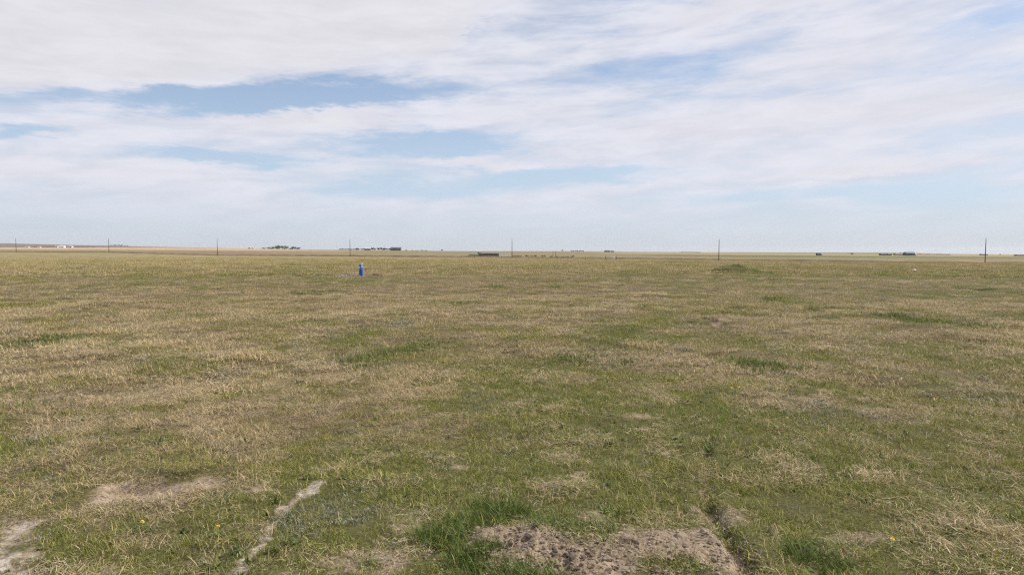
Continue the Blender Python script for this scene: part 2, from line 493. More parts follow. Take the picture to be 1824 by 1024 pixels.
def mat_ground():
    m = bpy.data.materials.new('prairie_ground')
    m.use_nodes = True
    m.node_tree.nodes.clear()
    t = NT(m.node_tree)
    pos = t.add('ShaderNodeNewGeometry').outputs['Position']
    green = t.attr('green')
    bare = t.attr('bare')
    ash = t.attr('ash')
    farw = t.attr('farw')
    field = t.attr('field', out='Color')
    n1 = t.noise(pos, 38.0, 6, 0.65)
    n2 = t.noise(pos, 7.0, 5, 0.6)
    n3 = t.noise(pos, 1.3, 5, 0.6)
    # matted litter under the sward, colours darkened to paint shadow gaps between blades
    litter = t.mix(t.ss(n1, 0.3, 0.7), (0.055, 0.041, 0.022), (0.19, 0.147, 0.080))
    litter = t.mix(t.m('MULTIPLY', t.ss(n2, 0.35, 0.7), 0.5), litter, (0.11, 0.085, 0.046))
    gcol = t.mix(t.ss(n1, 0.3, 0.7), (0.040, 0.046, 0.013), (0.105, 0.11, 0.035))
    sward = t.mix(t.m('MULTIPLY', green, 0.75), litter, gcol)
    soil = t.mix(t.ss(n1, 0.3, 0.72), (0.105, 0.077, 0.053), (0.345, 0.268, 0.190))
    soil = t.mix(t.ss(n2, 0.45, 0.75), soil, (0.37, 0.29, 0.205))
    soil = t.mix(t.m('MULTIPLY', t.ss(n3, 0.55, 0.75), 0.35), soil, (0.145, 0.105, 0.075))
    bw = t.m('ADD', bare, t.m('MULTIPLY', t.m('SUBTRACT', n2, 0.5), 0.9))
    c = t.mix(t.ss(bw, 0.3, 0.9), sward, soil)
    ashc = t.mix(t.ss(n1, 0.3, 0.65), (0.19, 0.155, 0.125), (0.52, 0.465, 0.41))
    aw = t.m('ADD', ash, t.m('MULTIPLY', t.m('SUBTRACT', t.noise(pos, 16.0, 6, 0.75), 0.5), 2.2))
    c = t.mix(t.ss(aw, 0.35, 1.25), c, ashc)
    # pasture too far away for single tufts, then the fields beyond
    pz = t.add('ShaderNodeSeparateXYZ')
    t.put(pz.inputs[0], pos)
    n4 = t.noise(pos, 0.16, 8, 0.68)
    n5 = t.noise(pos, 0.02, 7, 0.62)
    fv = t.m('ADD', t.ss(n4, 0.3, 0.7, 0.74, 1.24), t.ss(n5, 0.3, 0.7, -0.10, 0.10))
    fc = t.mix(1.0, field, t.xyz(fv, fv, fv), 'MULTIPLY')
    c = t.mix(farw, c, fc)
    b = t.add('ShaderNodeBsdfPrincipled')
    t.put(b.inputs['Base Color'], c)
    b.inputs['Roughness'].default_value = 0.95
    b.inputs['Specular IOR Level'].default_value = 0.1
    bn = t.add('ShaderNodeBump')
    bn.inputs['Strength'].default_value = 0.9
    bn.inputs['Distance'].default_value = 0.03
    hgt = t.m('ADD', t.m('MULTIPLY', n1, 0.45), t.m('MULTIPLY', n2, 0.8))
    t.put(bn.inputs['Height'], hgt)
    t.l.new(bn.outputs[0], b.inputs['Normal'])
    out = t.add('ShaderNodeOutputMaterial')
    t.l.new(b.outputs[0], out.inputs[0])
    return m


def mat_blade(name, lo, hi, tip, trans=0.25, tipamt=0.5, odd=None, share=0.0):
    """lo/hi: two tones picked by the tuft's tint and each blade's own number; tip: colour of dried tips"""
    m = bpy.data.materials.new(name)
    m.use_nodes = True
    m.node_tree.nodes.clear()
    t = NT(m.node_tree)
    tint = t.attr('tint', 'INSTANCER')
    rnd = t.attr('rnd')
    hh = t.attr('along')
    k = t.m('ADD', t.m('MULTIPLY', tint, 0.6), t.m('MULTIPLY', rnd, 0.4))
    c = t.mix(k, lo, hi)
    if odd:
        c = t.mix(t.m('LESS_THAN', t.m('FRACT', t.m('MULTIPLY', rnd, 13.7)), share), c, odd)
    br = t.ss(t.m('FRACT', t.m('MULTIPLY', rnd, 7.31)), 0.0, 1.0, 0.6, 1.4)
    c = t.mix(1.0, c, t.xyz(br, br, br), 'MULTIPLY')
    c = t.mix(t.m('MULTIPLY', t.ss(hh, 0.45, 1.0), t.m('MULTIPLY', tipamt, t.ss(t.m('FRACT', t.m('MULTIPLY', rnd, 3.77)), 0.3, 0.8))), c, tip)
    b = t.add('ShaderNodeBsdfPrincipled')
    t.put(b.inputs['Base Color'], c)
    b.inputs['Roughness'].default_value = 0.62
    b.inputs['Specular IOR Level'].default_value = 0.25
    tr = t.add('ShaderNodeBsdfTranslucent')
    t.put(tr.inputs[0], c)
    mx = t.add('ShaderNodeMixShader')
    mx.inputs[0].default_value = trans
    t.l.new(b.outputs[0], mx.inputs[1])
    t.l.new(tr.outputs[0], mx.inputs[2])
    out = t.add('ShaderNodeOutputMaterial')
    t.l.new(mx.outputs[0], out.inputs[0])
    return m


M_GREEN = mat_blade('grass_green', (0.290, 0.258, 0.060), (0.125, 0.182, 0.015), (0.50, 0.40, 0.19), 0.22, 0.5, (0.50, 0.39, 0.20), 0.16)
M_LUSH = mat_blade('grass_lush', (0.135, 0.190, 0.036), (0.070, 0.120, 0.018), (0.20, 0.21, 0.06), 0.22, 0.3, (0.24, 0.23, 0.08), 0.15)
M_STRAW = mat_blade('grass_straw', (0.42, 0.315, 0.175), (0.66, 0.515, 0.285), (0.66, 0.54, 0.32), 0.2, 0.5, (0.20, 0.195, 0.050), 0.18)
M_LITTER = mat_blade('grass_litter', (0.25, 0.185, 0.115), (0.58, 0.455, 0.28), (0.55, 0.45, 0.30), 0.1)
M_SAGE = mat_blade('sage_leaf', (0.22, 0.235, 0.155), (0.34, 0.35, 0.26), (0.40, 0.38, 0.30), 0.15, 0.5, (0.20, 0.16, 0.11), 0.2)
M_WEED = mat_blade('broad_weed_leaf', (0.15, 0.175, 0.055), (0.085, 0.135, 0.03), (0.20, 0.19, 0.07), 0.2, 0.3)
M_BROWN = mat_blade('dead_weed', (0.085, 0.060, 0.040), (0.200, 0.140, 0.090), (0.24, 0.18, 0.13), 0.1, 0.5)

# ------------------------------------------------------------------ ground sheet
NR = 760
rr = np.concatenate([[0.25, 0.6, 1.0, 1.4, 1.8], np.geomspace(2.2, 30, 330), np.geomspace(30.3, 14000, NR - 335)])
th = np.concatenate([np.linspace(-180, -52, 40, endpoint=False), np.linspace(-52, 52, 620, endpoint=False), np.linspace(52, 180, 40, endpoint=False)])
th = np.radians(th)
NT_, NRR = len(th), len(rr)
TH, RR = np.meshgrid(th, rr)
X = (RR * np.sin(TH)).ravel()
Y = (RR * np.cos(TH)).ravel()
Z = ground_z(X, Y) + near_bumps(X, Y)
V = np.stack([X, Y, Z], 1)
V = np.vstack([V, [[0, 0, 0]]])
i, j = np.meshgrid(np.arange(NRR - 1), np.arange(NT_), indexing='ij')
j2 = (j + 1) % NT_
F = np.stack([i * NT_ + j, i * NT_ + j2, (i + 1) * NT_ + j2, (i + 1) * NT_ + j], -1).reshape(-1, 4)[:, ::-1]
gm = fast_mesh('ground', V, F)
GX, GY = V[:, 0], V[:, 1]
gr = np.hypot(GX, GY)
set_attr(gm, 'green', green_map(GX, GY))
set_attr(gm, 'bare', bare_map(GX, GY))
set_attr(gm, 'ash', ash_map(GX, GY))
farw = sstep(50, 130, gr)
set_attr(gm, 'farw', farw)
# land cover beyond the home pasture
off = line_off(GX, GY)
uu = GX / np.maximum(GY, 1)
fc = np.tile(np.array([0.255, 0.208, 0.108]), (len(GX), 1))
gfar = green_map(GX, GY)[:, None]
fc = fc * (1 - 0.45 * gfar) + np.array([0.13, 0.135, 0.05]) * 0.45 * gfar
fc = fc * (1 - 0.22 * sstep(-0.3, 0.7, uu))[:, None]  # far pasture darkened rightwards, painting in the shaded sides seen towards the sun


def lay(mask, col, amt=1.0):
    global fc
    k = (np.clip(mask, 0, 1) * amt)[:, None]
    fc = fc * (1 - k) + np.array(col) * k


jig = (fbm(GX, GY, 12, 3, 301) - 0.5) * 4
lay(sstep(-10, -7, off + jig) * (1 - sstep(-4, -2, off + jig)), (0.33, 0.27, 0.16), 0.7)          # pale mown verge
rt = sstep(0.05, 0.5, uu)
lf = 1 - sstep(-0.40, -0.18, uu)
lay(sstep(-2, 0, off + jig) * (1 - sstep(9, 12, off + jig - 30 * rt)), (0.115, 0.085, 0.050), 0.85)  # rank dark weeds on the bank
ploughed = sstep(12, 22, off - 30 * rt)
lay(ploughed, (0.205, 0.170, 0.095))
lay(ploughed * lf, (0.225, 0.170, 0.105))
lay(ploughed * (1 - sstep(80, 100, off)) * rt, (0.285, 0.205, 0.145))
lay(sstep(85, 100, off) * (1 - sstep(220, 250, off)) * rt, (0.200, 0.165, 0.085))
lay(sstep(230, 260, off) * (1 - sstep(420, 470, off)) * sstep(0.12, 0.25, uu), (0.125, 0.130, 0.055))    # young crop right
lay(sstep(430, 470, off) * sstep(0.1, 0.2, uu), (0.27, 0.215, 0.125))
lay(sstep(280, 360, off + 20 * jig) * lf, (0.40, 0.295, 0.180))                                        # stubble on the left rise
lay(sstep(60, 90, off) * (1 - sstep(130, 160, off)) * lf * sstep(-0.7, -0.5, uu), (0.20, 0.125, 0.095), 0.7)
farm = sstep(1300, 1500, GY)
lay(farm, (0.33, 0.245, 0.165))
lay(farm * sstep(-0.5, -0.7, uu) * 1.0, (0.20, 0.15, 0.11))
lay(farm * (1 - sstep(-0.62, -0.4, uu)), (0.17, 0.13, 0.10))
lay(farm * sstep(0.28, 0.34, uu) * (1 - sstep(0.56, 0.62, uu)), (0.10, 0.135, 0.065), 0.9)
lay(sstep(3300, 3600, GY) * sstep(0.15, 0.2, uu), (0.34, 0.28, 0.21), 0.6)
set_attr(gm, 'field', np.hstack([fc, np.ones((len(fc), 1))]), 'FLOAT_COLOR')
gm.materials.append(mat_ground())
gm.polygons.foreach_set('use_smooth', [True] * len(gm.polygons))
ground = bpy.data.objects.new('ground', gm)
ground['kind'] = 'structure'
COL.objects.link(ground)


def gz(x, y):
    a, b = np.array([float(x)]), np.array([float(y)])
    return float((ground_z(a, b) + near_bumps(a, b))[0])


# ------------------------------------------------------------------ grass: tuft shapes, then a scatter
proto_col = bpy.data.collections.new('tuft_shapes')
PROTO = []


def make_tuft(kind, nb, rad, lmin, lmax, wid, lean, curl, segs, mat, seed, flat=False):
    q = np.random.default_rng(seed)
    Vs, Fs, RN, AL = [], [], [], []
    base = 0
    for b in range(nb):
        rr_ = rad * math.sqrt(q.random())
        a = q.random() * 6.2832
        p = np.array([rr_ * math.cos(a), rr_ * math.sin(a), -0.004])
        L = lmin + (lmax - lmin) * q.random() ** 1.4
        az_ = q.random() * 6.2832
        le = lean * (0.25 + q.random())
        if flat:
            le = 1.25 + 0.3 * q.random()
            p[2] = 0.006 + 0.022 * q.random()
        cu = curl * (0.3 + q.random())
        wd = wid * (0.65 + 0.7 * q.random())
        side_a = az_ + 1.5708 + (q.random() - 0.5) * 2.2
        side = np.array([math.cos(side_a), math.sin(side_a), 0]) * wd * 0.5
        r_ = q.random()
        pts = []
        ang = le
        for s in range(segs + 1):
            pts.append(p.copy())
            st = L / segs
            p = p + st * np.array([math.sin(ang) * math.cos(az_), math.sin(ang) * math.sin(az_), math.cos(ang)])
            ang += cu / segs
            if flat:
                az_ += (q.random() - 0.5) * 0.5
        for s, pt in enumerate(pts[:-1]):
            tp = 1.0 - 0.55 * (s / segs) ** 1.5
            Vs += [pt - side * tp, pt + side * tp]
            AL += [s / segs] * 2
            RN += [r_] * 2
        Vs.append(pts[-1])
        AL.append(1.0)
        RN.append(r_)
        for s in range(segs - 1):
            k = base + 2 * s
            Fs += [(k, k + 1, k + 3), (k, k + 3, k + 2)]
        k = base + 2 * (segs - 1)
        Fs.append((k, k + 1, k + 2))
        base += 2 * segs + 1
    me = fast_mesh('tuft_%03d' % len(PROTO), np.array(Vs), np.array(Fs))
    set_attr(me, 'rnd', np.array(RN))
    set_attr(me, 'along', np.array(AL))
    me.materials.append(mat)
    o = bpy.data.objects.new('tuft_%03d' % len(PROTO), me)
    proto_col.objects.link(o)
    PROTO.append(o)
    return len(PROTO) - 1


K = {}


def kinds(key, n, *a, **kw):
    K[key] = np.array([make_tuft(key, *a, seed=hash_id(key) * 50 + s, **kw) for s in range(n)])


def hash_id(s):
    return sum(ord(c) * (i + 3) for i, c in enumerate(s)) % 9973


# near
kinds('green_n', 6, 84, 0.105, 0.012, 0.062, 0.0027, 0.95, 0.9, 3, M_GREEN)
kinds('lush_n', 4, 90, 0.080, 0.025, 0.095, 0.0032, 0.65, 0.9, 3, M_LUSH)
kinds('straw_n', 7, 66, 0.09, 0.018, 0.085, 0.0022, 1.1, 0.9, 3, M_STRAW)
kinds('litter_n', 5, 60, 0.13, 0.02, 0.085, 0.0024, 1.2, 0.2, 2, M_LITTER, flat=True)
kinds('sage_n', 3, 80, 0.09, 0.010, 0.038, 0.0042, 0.8, 0.6, 2, M_SAGE)
kinds('weed_n', 4, 11, 0.020, 0.025, 0.065, 0.0120, 1.15, 0.5, 3, M_WEED)
kinds('brown_n', 3, 50, 0.060, 0.01, 0.040, 0.0028, 1.1, 0.6, 2, M_BROWN)
# middle
kinds('green_m', 5, 180, 0.26, 0.012, 0.068, 0.0050, 0.95, 0.8, 2, M_GREEN)
kinds('lush_m', 3, 180, 0.22, 0.025, 0.10, 0.0052, 0.7, 0.9, 2, M_LUSH)
kinds('straw_m', 6, 165, 0.22, 0.020, 0.092, 0.0040, 1.0, 0.9, 2, M_STRAW)
kinds('litter_m', 4, 110, 0.28, 0.03, 0.11, 0.0050, 1.2, 0.2, 2, M_LITTER, flat=True)
kinds('sage_m', 2, 140, 0.24, 0.012, 0.05, 0.007, 0.8, 0.6, 2, M_SAGE)
kinds('brown_m', 3, 90, 0.12, 0.015, 0.06, 0.006, 1.0, 0.6, 2, M_BROWN)
# distance
kinds('green_f', 3, 230, 0.95, 0.03, 0.10, 0.018, 0.8, 0.6, 1, M_GREEN)
kinds('straw_f', 4, 230, 0.95, 0.03, 0.12, 0.016, 0.9, 0.6, 1, M_STRAW)
kinds('brown_f', 2, 90, 0.35, 0.03, 0.12, 0.018, 0.9, 0.6, 1, M_BROWN)


def scatter(n, r0, r1, half, lod, thin_r=None):
    """n tufts spread evenly over the wedge r0..r1, +-half degrees"""
    r = np.sqrt(rng.random(n) * (r1 * r1 - r0 * r0) + r0 * r0)
    a = np.radians((rng.random(n) * 2 - 1) * half)
    x, y = r * np.sin(a), r * np.cos(a)
    if thin_r:
        keep = rng.random(n) < (thin_r / np.maximum(r, thin_r))
        x, y, r = x[keep], y[keep], r[keep]
    G = green_map(x, y)
    jx, jy = rng.normal(0, 0.055, len(x)), rng.normal(0, 0.075, len(x))
    B = bare_map(x + jx, y + jy)                                     # blades lean in over the edges of bare ground
    LU = soft_ellipses(x, y, LUSH, 131)
    if lod != 'n':
        LU = np.maximum(LU, 0.35 * soft_ellipses(x, y, GREEN, 221, 0.6, 0.9) * (fbm(x, y, 1.0, 2, 66) > 0.5))
    SG = soft_ellipses(x, y, SAGE, 151, 0.6, 0.9)
    LU = np.maximum(LU, 0.97 * np.exp(-((x - 17.4) / 2.4) ** 2 - ((y - 52.2) / 1.5) ** 2))
    m = len(x)
    tuss = fbm(x, y, 0.42 if lod == 'n' else 0.8, 3, 401, 0.65)             # tussock pattern
    tuss2 = fbm(x, y, 4.0, 3, 411)
    pick = rng.random(m)
    q = rng.random(m)
    idx = np.zeros(m, np.int64)

    def choose(key, sel):
        arr = K[key]
        idx[sel] = arr[rng.integers(0, len(arr), sel.sum())]

    has = lambda k: (k + '_' + lod) in K
    strawp = np.clip(1.0 - G * 1.0 + (tuss - 0.5) * 2.0, 0.08, 0.93)
    is_straw = pick < strawp
    choose('green_' + lod, ~is_straw)
    choose('straw_' + lod, is_straw)
    lit = np.zeros(m, bool)
    if has('litter'):
        lit = is_straw & (q < (0.42 if lod == 'n' else 0.5))
        lit |= (B > 0.35) & (q < 0.65)
        choose('litter_' + lod, lit)
    lush = np.zeros(m, bool)
    if has('lush'):
        lush = rng.random(m) < LU * 0.92
        choose('lush_' + lod, lush)
    sage = np.zeros(m, bool)
    if has('sage'):
        sage = (rng.random(m) < np.maximum(SG * 0.75, 0.035)) & ~lush
        choose('sage_' + lod, sage)
    if has('weed'):
        choose('weed_' + lod, (rng.random(m) < 0.035 + 0.10 * sstep(0.6, 0.75, fbm(x, y, 0.8, 2, 441))) & ~lush & ~sage)
    trk = np.minimum(seg_dist(x, y, TRACKS[0]), seg_dist(x, y, TRACKS[1]))
    if has('brown'):
        bn_ = sstep(0.62, 0.74, fbm(x, y * 0.55, 0.5 if lod == 'n' else (0.9 if lod == 'm' else 2.2), 3, 431))
        bn_ = np.maximum(bn_ * (0.45 if lod == 'n' else 0.35), 0.025)
        hump = np.exp(-((x - 17.2) / 1.3) ** 2 - ((y - 53.8) / 1.2) ** 2)
        choose('brown_' + lod, (rng.random(m) < np.maximum(np.maximum(bn_, hump * 0.35 * (y > 53.9)), 0.75 * (trk < 0.14))) & ~lush & ~sage)
    keep = rng.random(m) > np.clip((np.clip(B, 0, 1) - 0.30) * 1.5, 0, 0.86)
    keep |= lush & (rng.random(m) < 0.8)
    scl = 0.40 + 0.7 * tuss + 0.75 * rng.random(m) ** 1.5
    scl = np.where(is_straw & ~lit, scl * (0.45 + 0.6 * tuss2 + 0.7 * sstep(0.4, 0.7, tuss)), scl)
    scl = np.where(is_straw & ~lit & (G > 0.6), scl * 0.8, scl)
    scl = np.where(is_straw & ~lit, np.minimum(scl, 1.15 + 0.45 * sstep(0.55, 0.72, tuss)), scl)
    scl = np.where(lush, scl * 1.25, scl)
    scl = scl * (1 - 0.4 * np.clip(B, 0, 1))
    tint = np.clip(0.5 + (fbm(x, y, 1.7, 3, 421) - 0.5) * 1.6 + (rng.random(m) - 0.5) * 0.5, 0, 1)
    tint = np.where(~is_straw, np.clip(tint * 0.6 + G * 0.45 - 0.05, 0, 1), tint)
    z = ground_z(x, y) + near_bumps(x, y)
    rot = np.stack([(rng.random(m) - 0.5) * 0.25, (rng.random(m) - 0.5) * 0.25, rng.random(m) * 6.283], 1)
    s = keep
    return np.stack([x, y, z], 1)[s], idx[s], scl[s], rot[s], tint[s]


parts = [
    scatter(15500, 2.0, 9.5, 52, 'n'),
    scatter(15000, 8.8, 27, 46, 'm'),
    scatter(24000, 25, 62, 44, 'm', thin_r=34),
    scatter(24000, 50, 175, 43, 'f', thin_r=80),
    scatter(9000, 160, 300, 42, 'f', thin_r=170),
]
PP = [np.concatenate([p[k] for p in parts]) for k in range(5)]
pm = bpy.data.meshes.new('grass')
pm.vertices.add(len(PP[0]))
pm.vertices.foreach_set('co', PP[0].astype(np.float32).ravel())
set_attr(pm, 'pick', PP[1], 'INT')
set_attr(pm, 'scl', PP[2])
set_attr(pm, 'rot', PP[3], 'FLOAT_VECTOR')
set_attr(pm, 'tint', PP[4])
grass = bpy.data.objects.new('grass', pm)
grass['kind'] = 'stuff'
grass['label'] = 'short prairie grass, straw and green mixed, covering the whole pasture'
grass['category'] = 'grass'
COL.objects.link(grass)
ng = bpy.data.node_groups.new('scatter_grass', 'GeometryNodeTree')
ng.interface.new_socket('Geometry', in_out='INPUT', socket_type='NodeSocketGeometry')
ng.interface.new_socket('Geometry', in_out='OUTPUT', socket_type='NodeSocketGeometry')
gi = ng.nodes.new('NodeGroupInput')
go = ng.nodes.new('NodeGroupOutput')
ci = ng.nodes.new('GeometryNodeCollectionInfo')
ci.inputs['Collection'].default_value = proto_col
ci.inputs['Separate Children'].default_value = True
ci.inputs['Reset Children'].default_value = True
ip = ng.nodes.new('GeometryNodeInstanceOnPoints')
ip.inputs['Pick Instance'].default_value = True


def named(nm, typ):
    nd = ng.nodes.new('GeometryNodeInputNamedAttribute')
    nd.data_type = typ
    nd.inputs['Name'].default_value = nm
    return nd.outputs['Attribute']


ng.links.new(gi.outputs[0], ip.inputs['Points'])
ng.links.new(ci.outputs[0], ip.inputs['Instance'])
ng.links.new(named('pick', 'INT'), ip.inputs['Instance Index'])
e2r = ng.nodes.new('FunctionNodeEulerToRotation')
ng.links.new(named('rot', 'FLOAT_VECTOR'), e2r.inputs[0])
ng.links.new(e2r.outputs[0], ip.inputs['Rotation'])
ng.links.new(named('scl', 'FLOAT'), ip.inputs['Scale'])
ng.links.new(ip.outputs[0], go.inputs[0])
md = grass.modifiers.new('scatter', 'NODES')
md.node_group = ng

# ------------------------------------------------------------------ helpers for things
def tag(o, label=None, cat=None, group=None, kind=None):
    if label:
        o['label'] = label
    if cat:
        o['category'] = cat
    if group:
        o['group'] = group
    if kind:
        o['kind'] = kind
    return o


def thing(name, label, cat, x, y, rz=0.0, group=None, dz=0.0):
    o = bpy.data.objects.new(name, None)
    o.location = (x, y, gz(x, y) + dz)
    o.rotation_euler = (0, 0, rz)
    o.empty_display_size = 0.3
    COL.objects.link(o)
    return tag(o, label, cat, group)


class MB:
    """collects simple solids into one mesh"""

    def __init__(self):
        self.v, self.f = [], []

    def box(self, x0, x1, y0, y1, z0, z1):
        k = len(self.v)
        self.v += [(x0, y0, z0), (x1, y0, z0), (x1, y1, z0), (x0, y1, z0), (x0, y0, z1), (x1, y0, z1), (x1, y1, z1), (x0, y1, z1)]
        self.f += [tuple(k + i for i in q) for q in ((3, 2, 1, 0), (4, 5, 6, 7), (0, 1, 5, 4), (1, 2, 6, 5), (2, 3, 7, 6), (3, 0, 4, 7))]
        return self

    def prism(self, prof, y0, y1):
        """profile in x,z extruded along y"""
        k, n = len(self.v), len(prof)
        self.v += [(x, y0, z) for x, z in prof] + [(x, y1, z) for x, z in prof]
        self.f += [tuple(k + i for i in range(n)), tuple(k + n + i for i in reversed(range(n)))]
        self.f += [(k + i, k + n + i, k + n + (i + 1) % n, k + (i + 1) % n) for i in range(n)]
        return self

    def tube(self, pts, radii, n=8, cap=True):
        k0 = len(self.v)
        pts = [np.array(p, float) for p in pts]
        for i, p in enumerate(pts):
            d_ = pts[min(i + 1, len(pts) - 1)] - pts[max(i - 1, 0)]
            d_ = d_ / (np.linalg.norm(d_) + 1e-9)
            a_ = np.array([1, 0, 0]) if abs(d_[0]) < 0.8 else np.array([0, 1, 0])
            s_ = np.cross(d_, a_)
            s_ /= np.linalg.norm(s_)
            t_ = np.cross(d_, s_)
            for j_ in range(n):
                an = 6.28318 * j_ / n
                self.v.append(tuple(p + radii[i] * (math.cos(an) * s_ + math.sin(an) * t_)))
        for i in range(len(pts) - 1):
            for j_ in range(n):
                a_, b_ = k0 + i * n + j_, k0 + i * n + (j_ + 1) % n
                self.f.append((a_, b_, b_ + n, a_ + n))
        if cap:
            self.f.append(tuple(k0 + j_ for j_ in reversed(range(n))))
            self.f.append(tuple(k0 + (len(pts) - 1) * n + j_ for j_ in range(n)))
        return self

    def lathe(self, prof, n=24):
        """profile of (radius, z)"""
        k0 = len(self.v)
        for r_, z_ in prof:
            for j_ in range(n):
                an = 6.28318 * j_ / n
                self.v.append((r_ * math.cos(an), r_ * math.sin(an), z_))
        for i in range(len(prof) - 1):
            for j_ in range(n):
                a_, b_ = k0 + i * n + j_, k0 + i * n + (j_ + 1) % n
                self.f.append((a_, b_, b_ + n, a_ + n))
        self.f.append(tuple(k0 + (len(prof) - 1) * n + j_ for j_ in range(n)))
        return self

    def build(self, name, mat, parent=None, smooth=False):
        return mesh_obj(name, self.v, self.f, mat, parent, smooth)


WOOD = mat_simple('weathered_pole_wood', (0.085, 0.070, 0.058), 0.9, 0.3, 3.0)
GREYWOOD = mat_simple('grey_board', (0.15, 0.14, 0.135), 0.9, 0.3, 2.0)
DARKWOOD = mat_simple('dark_board', (0.045, 0.040, 0.043), 0.9, 0.3, 2.0)
PORCELAIN = mat_simple('porcelain', (0.35, 0.33, 0.32), 0.3, 0.05)
GALV = mat_simple('galvanised_steel', (0.42, 0.43, 0.45), 0.45, 0.12, 3.0, 0.6)
WHITEP = mat_simple('white_paint', (0.80, 0.79, 0.78), 0.6, 0.06)
GREENP = mat_simple('green_panel_paint', (0.10, 0.16, 0.11), 0.6, 0.15)
DARKM = mat_simple('dark_metal_cladding', (0.08, 0.08, 0.092), 0.55, 0.15)
GREYROOF = mat_simple('grey_roof', (0.20, 0.20, 0.215), 0.6, 0.15)
PALEROOF = mat_simple('pale_metal_roof', (0.55, 0.54, 0.54), 0.5, 0.1)
PALEWALL = mat_simple('faded_white_boards', (0.60, 0.58, 0.56), 0.8, 0.1)
TANWALL = mat_simple('tan_siding', (0.36, 0.30, 0.24), 0.8, 0.1)
REDBROWN = mat_simple('red_brown_boards', (0.15, 0.075, 0.055), 0.9, 0.2)
GLASS_D = mat_simple('dark_window_glass', (0.03, 0.035, 0.04), 0.15, 0.02)
BARK = mat_simple('bark', (0.075, 0.062, 0.05), 0.95, 0.25)

# ------------------------------------------------------------------ utility poles
POLE_SAY = ['tall wooden utility pole standing near the right edge, nearest of the pole line',
            'wooden utility pole right of the middle, second nearest of the line, behind the grassy hump',
            'wooden utility pole in the middle, beside the right end of the livestock corral',
            'wooden utility pole behind the blue well pipe, left of the middle',
            'wooden utility pole left of the green tree grove',
            'wooden utility pole second from the left edge',
            'wooden utility pole farthest left, the last of the line']
for (x, y, z, h), say in zip(POLES, POLE_SAY):
    t = thing('utility_pole', say, 'utility pole', x, y, math.atan2(35.3, -82.3), 'utility poles along the old road')
    t.rotation_euler[0], t.rotation_euler[1] = random.uniform(-0.008, 0.008), random.uniform(-0.008, 0.008)
    h0 = -0.4
    MB().tube([(0, 0, h0), (0, 0, h * 0.5), (0, 0, h - 0.35)], [0.165, 0.135, 0.105], 10).build('shaft', WOOD, t, True)
    pin = MB().tube([(0, 0, h - 0.37), (0, 0, h - 0.12)], [0.035, 0.03], 8).build('insulator_pin', GALV, t, True)
    MB().tube([(0, 0, h - 0.16), (0, 0, h - 0.11), (0, 0, h - 0.06), (0, 0, h)], [0.05, 0.08, 0.055, 0.06], 10).build('insulator', PORCELAIN, pin, True)
    br = MB().box(-0.03, 0.03, 0.12, 0.30, h - 1.55, h - 1.49).build('neutral_bracket', GALV, t)
    MB().tube([(0, 0.30, h - 1.58), (0, 0.30, h - 1.46)], [0.05, 0.05], 8).build('insulator', PORCELAIN, br, True)
    MB().box(-0.10, 0.10, -0.19, -0.165, 1.6, 1.85).build('number_plate', GALV, t)

# ------------------------------------------------------------------ blue well pipe with white cap
BLUE = mat_simple('blue_pipe_paint', (0.006, 0.075, 0.34), 0.4, 0.10, 9.0)
t = thing('well_pipe', 'upright blue well pipe with white cap standing in the pasture', 'well pipe', -9.96, 45.0, 0.0, None, -0.02)
MB().lathe([(0.118, -0.2), (0.118, 0.0), (0.118, 0.40), (0.118, 0.83)], 28).build('pipe', BLUE, t, True)
c = MB().lathe([(0.122, 0.815), (0.1225, 0.82), (0.1225, 0.880), (0.117, 0.889), (0.07, 0.893), (0.02, 0.894)], 28).build('cap', mat_simple('scuffed_cap_plastic', (0.38, 0.42, 0.50), 0.5, 0.2), t, True)
MB().tube([(-0.05, 0, 0.888), (-0.05, 0, 0.905), (0.05, 0, 0.905), (0.05, 0, 0.888)], [0.007] * 4, 6).build('handle', GALV, c, True)
MB().lathe([(0.1205, 0.02), (0.1205, 0.05), (0.1185, 0.052)], 28).build('collar', mat_simple('blue_collar', (0.02, 0.06, 0.30), 0.5), t, True)
lab = MB()
for k in range(6):
    a0 = math.radians(222 + k * 6)
    a1 = math.radians(222 + (k + 1) * 6)
    kk = len(lab.v)
    lab.v += [(0.1195 * math.cos(a0), 0.1195 * math.sin(a0), 0.60), (0.1195 * math.cos(a1), 0.1195 * math.sin(a1), 0.60),
              (0.1195 * math.cos(a1), 0.1195 * math.sin(a1), 0.68), (0.1195 * math.cos(a0), 0.1195 * math.sin(a0), 0.68)]
    lab.f.append((kk, kk + 1, kk + 2, kk + 3))
lab.build('sticker', WHITEP, t)


# ------------------------------------------------------------------ lumps: stones, clods, crumbs
def lump(seed, squash=0.7, rough=0.35, sub=2, jit=0.08):
    bm = bmesh.new()
    bmesh.ops.create_icosphere(bm, subdivisions=sub, radius=1.0)
    q = random.Random(seed)
    offs = [q.uniform(-9, 9) for _ in range(3)]
    for v in bm.verts:
        n_ = 0
        for k_, (fr, am) in enumerate(((1.1, 1.0), (2.3, 0.6), (4.1, 0.3))):
            n_ += am * math.sin(v.co.x * fr * 2 + offs[0] * (k_ + 1)) * math.cos(v.co.y * fr * 1.7 + offs[1] + k_) * math.sin(v.co.z * fr * 1.9 + offs[2])
        v.co *= 1 + rough * n_ + q.uniform(-jit, jit)
        v.co.z *= squash
    V_ = np.array([v.co[:] for v in bm.verts])
    F_ = np.array([[w_.index for w_ in f_.verts] for f_ in bm.faces])
    bm.free()
    return V_, F_


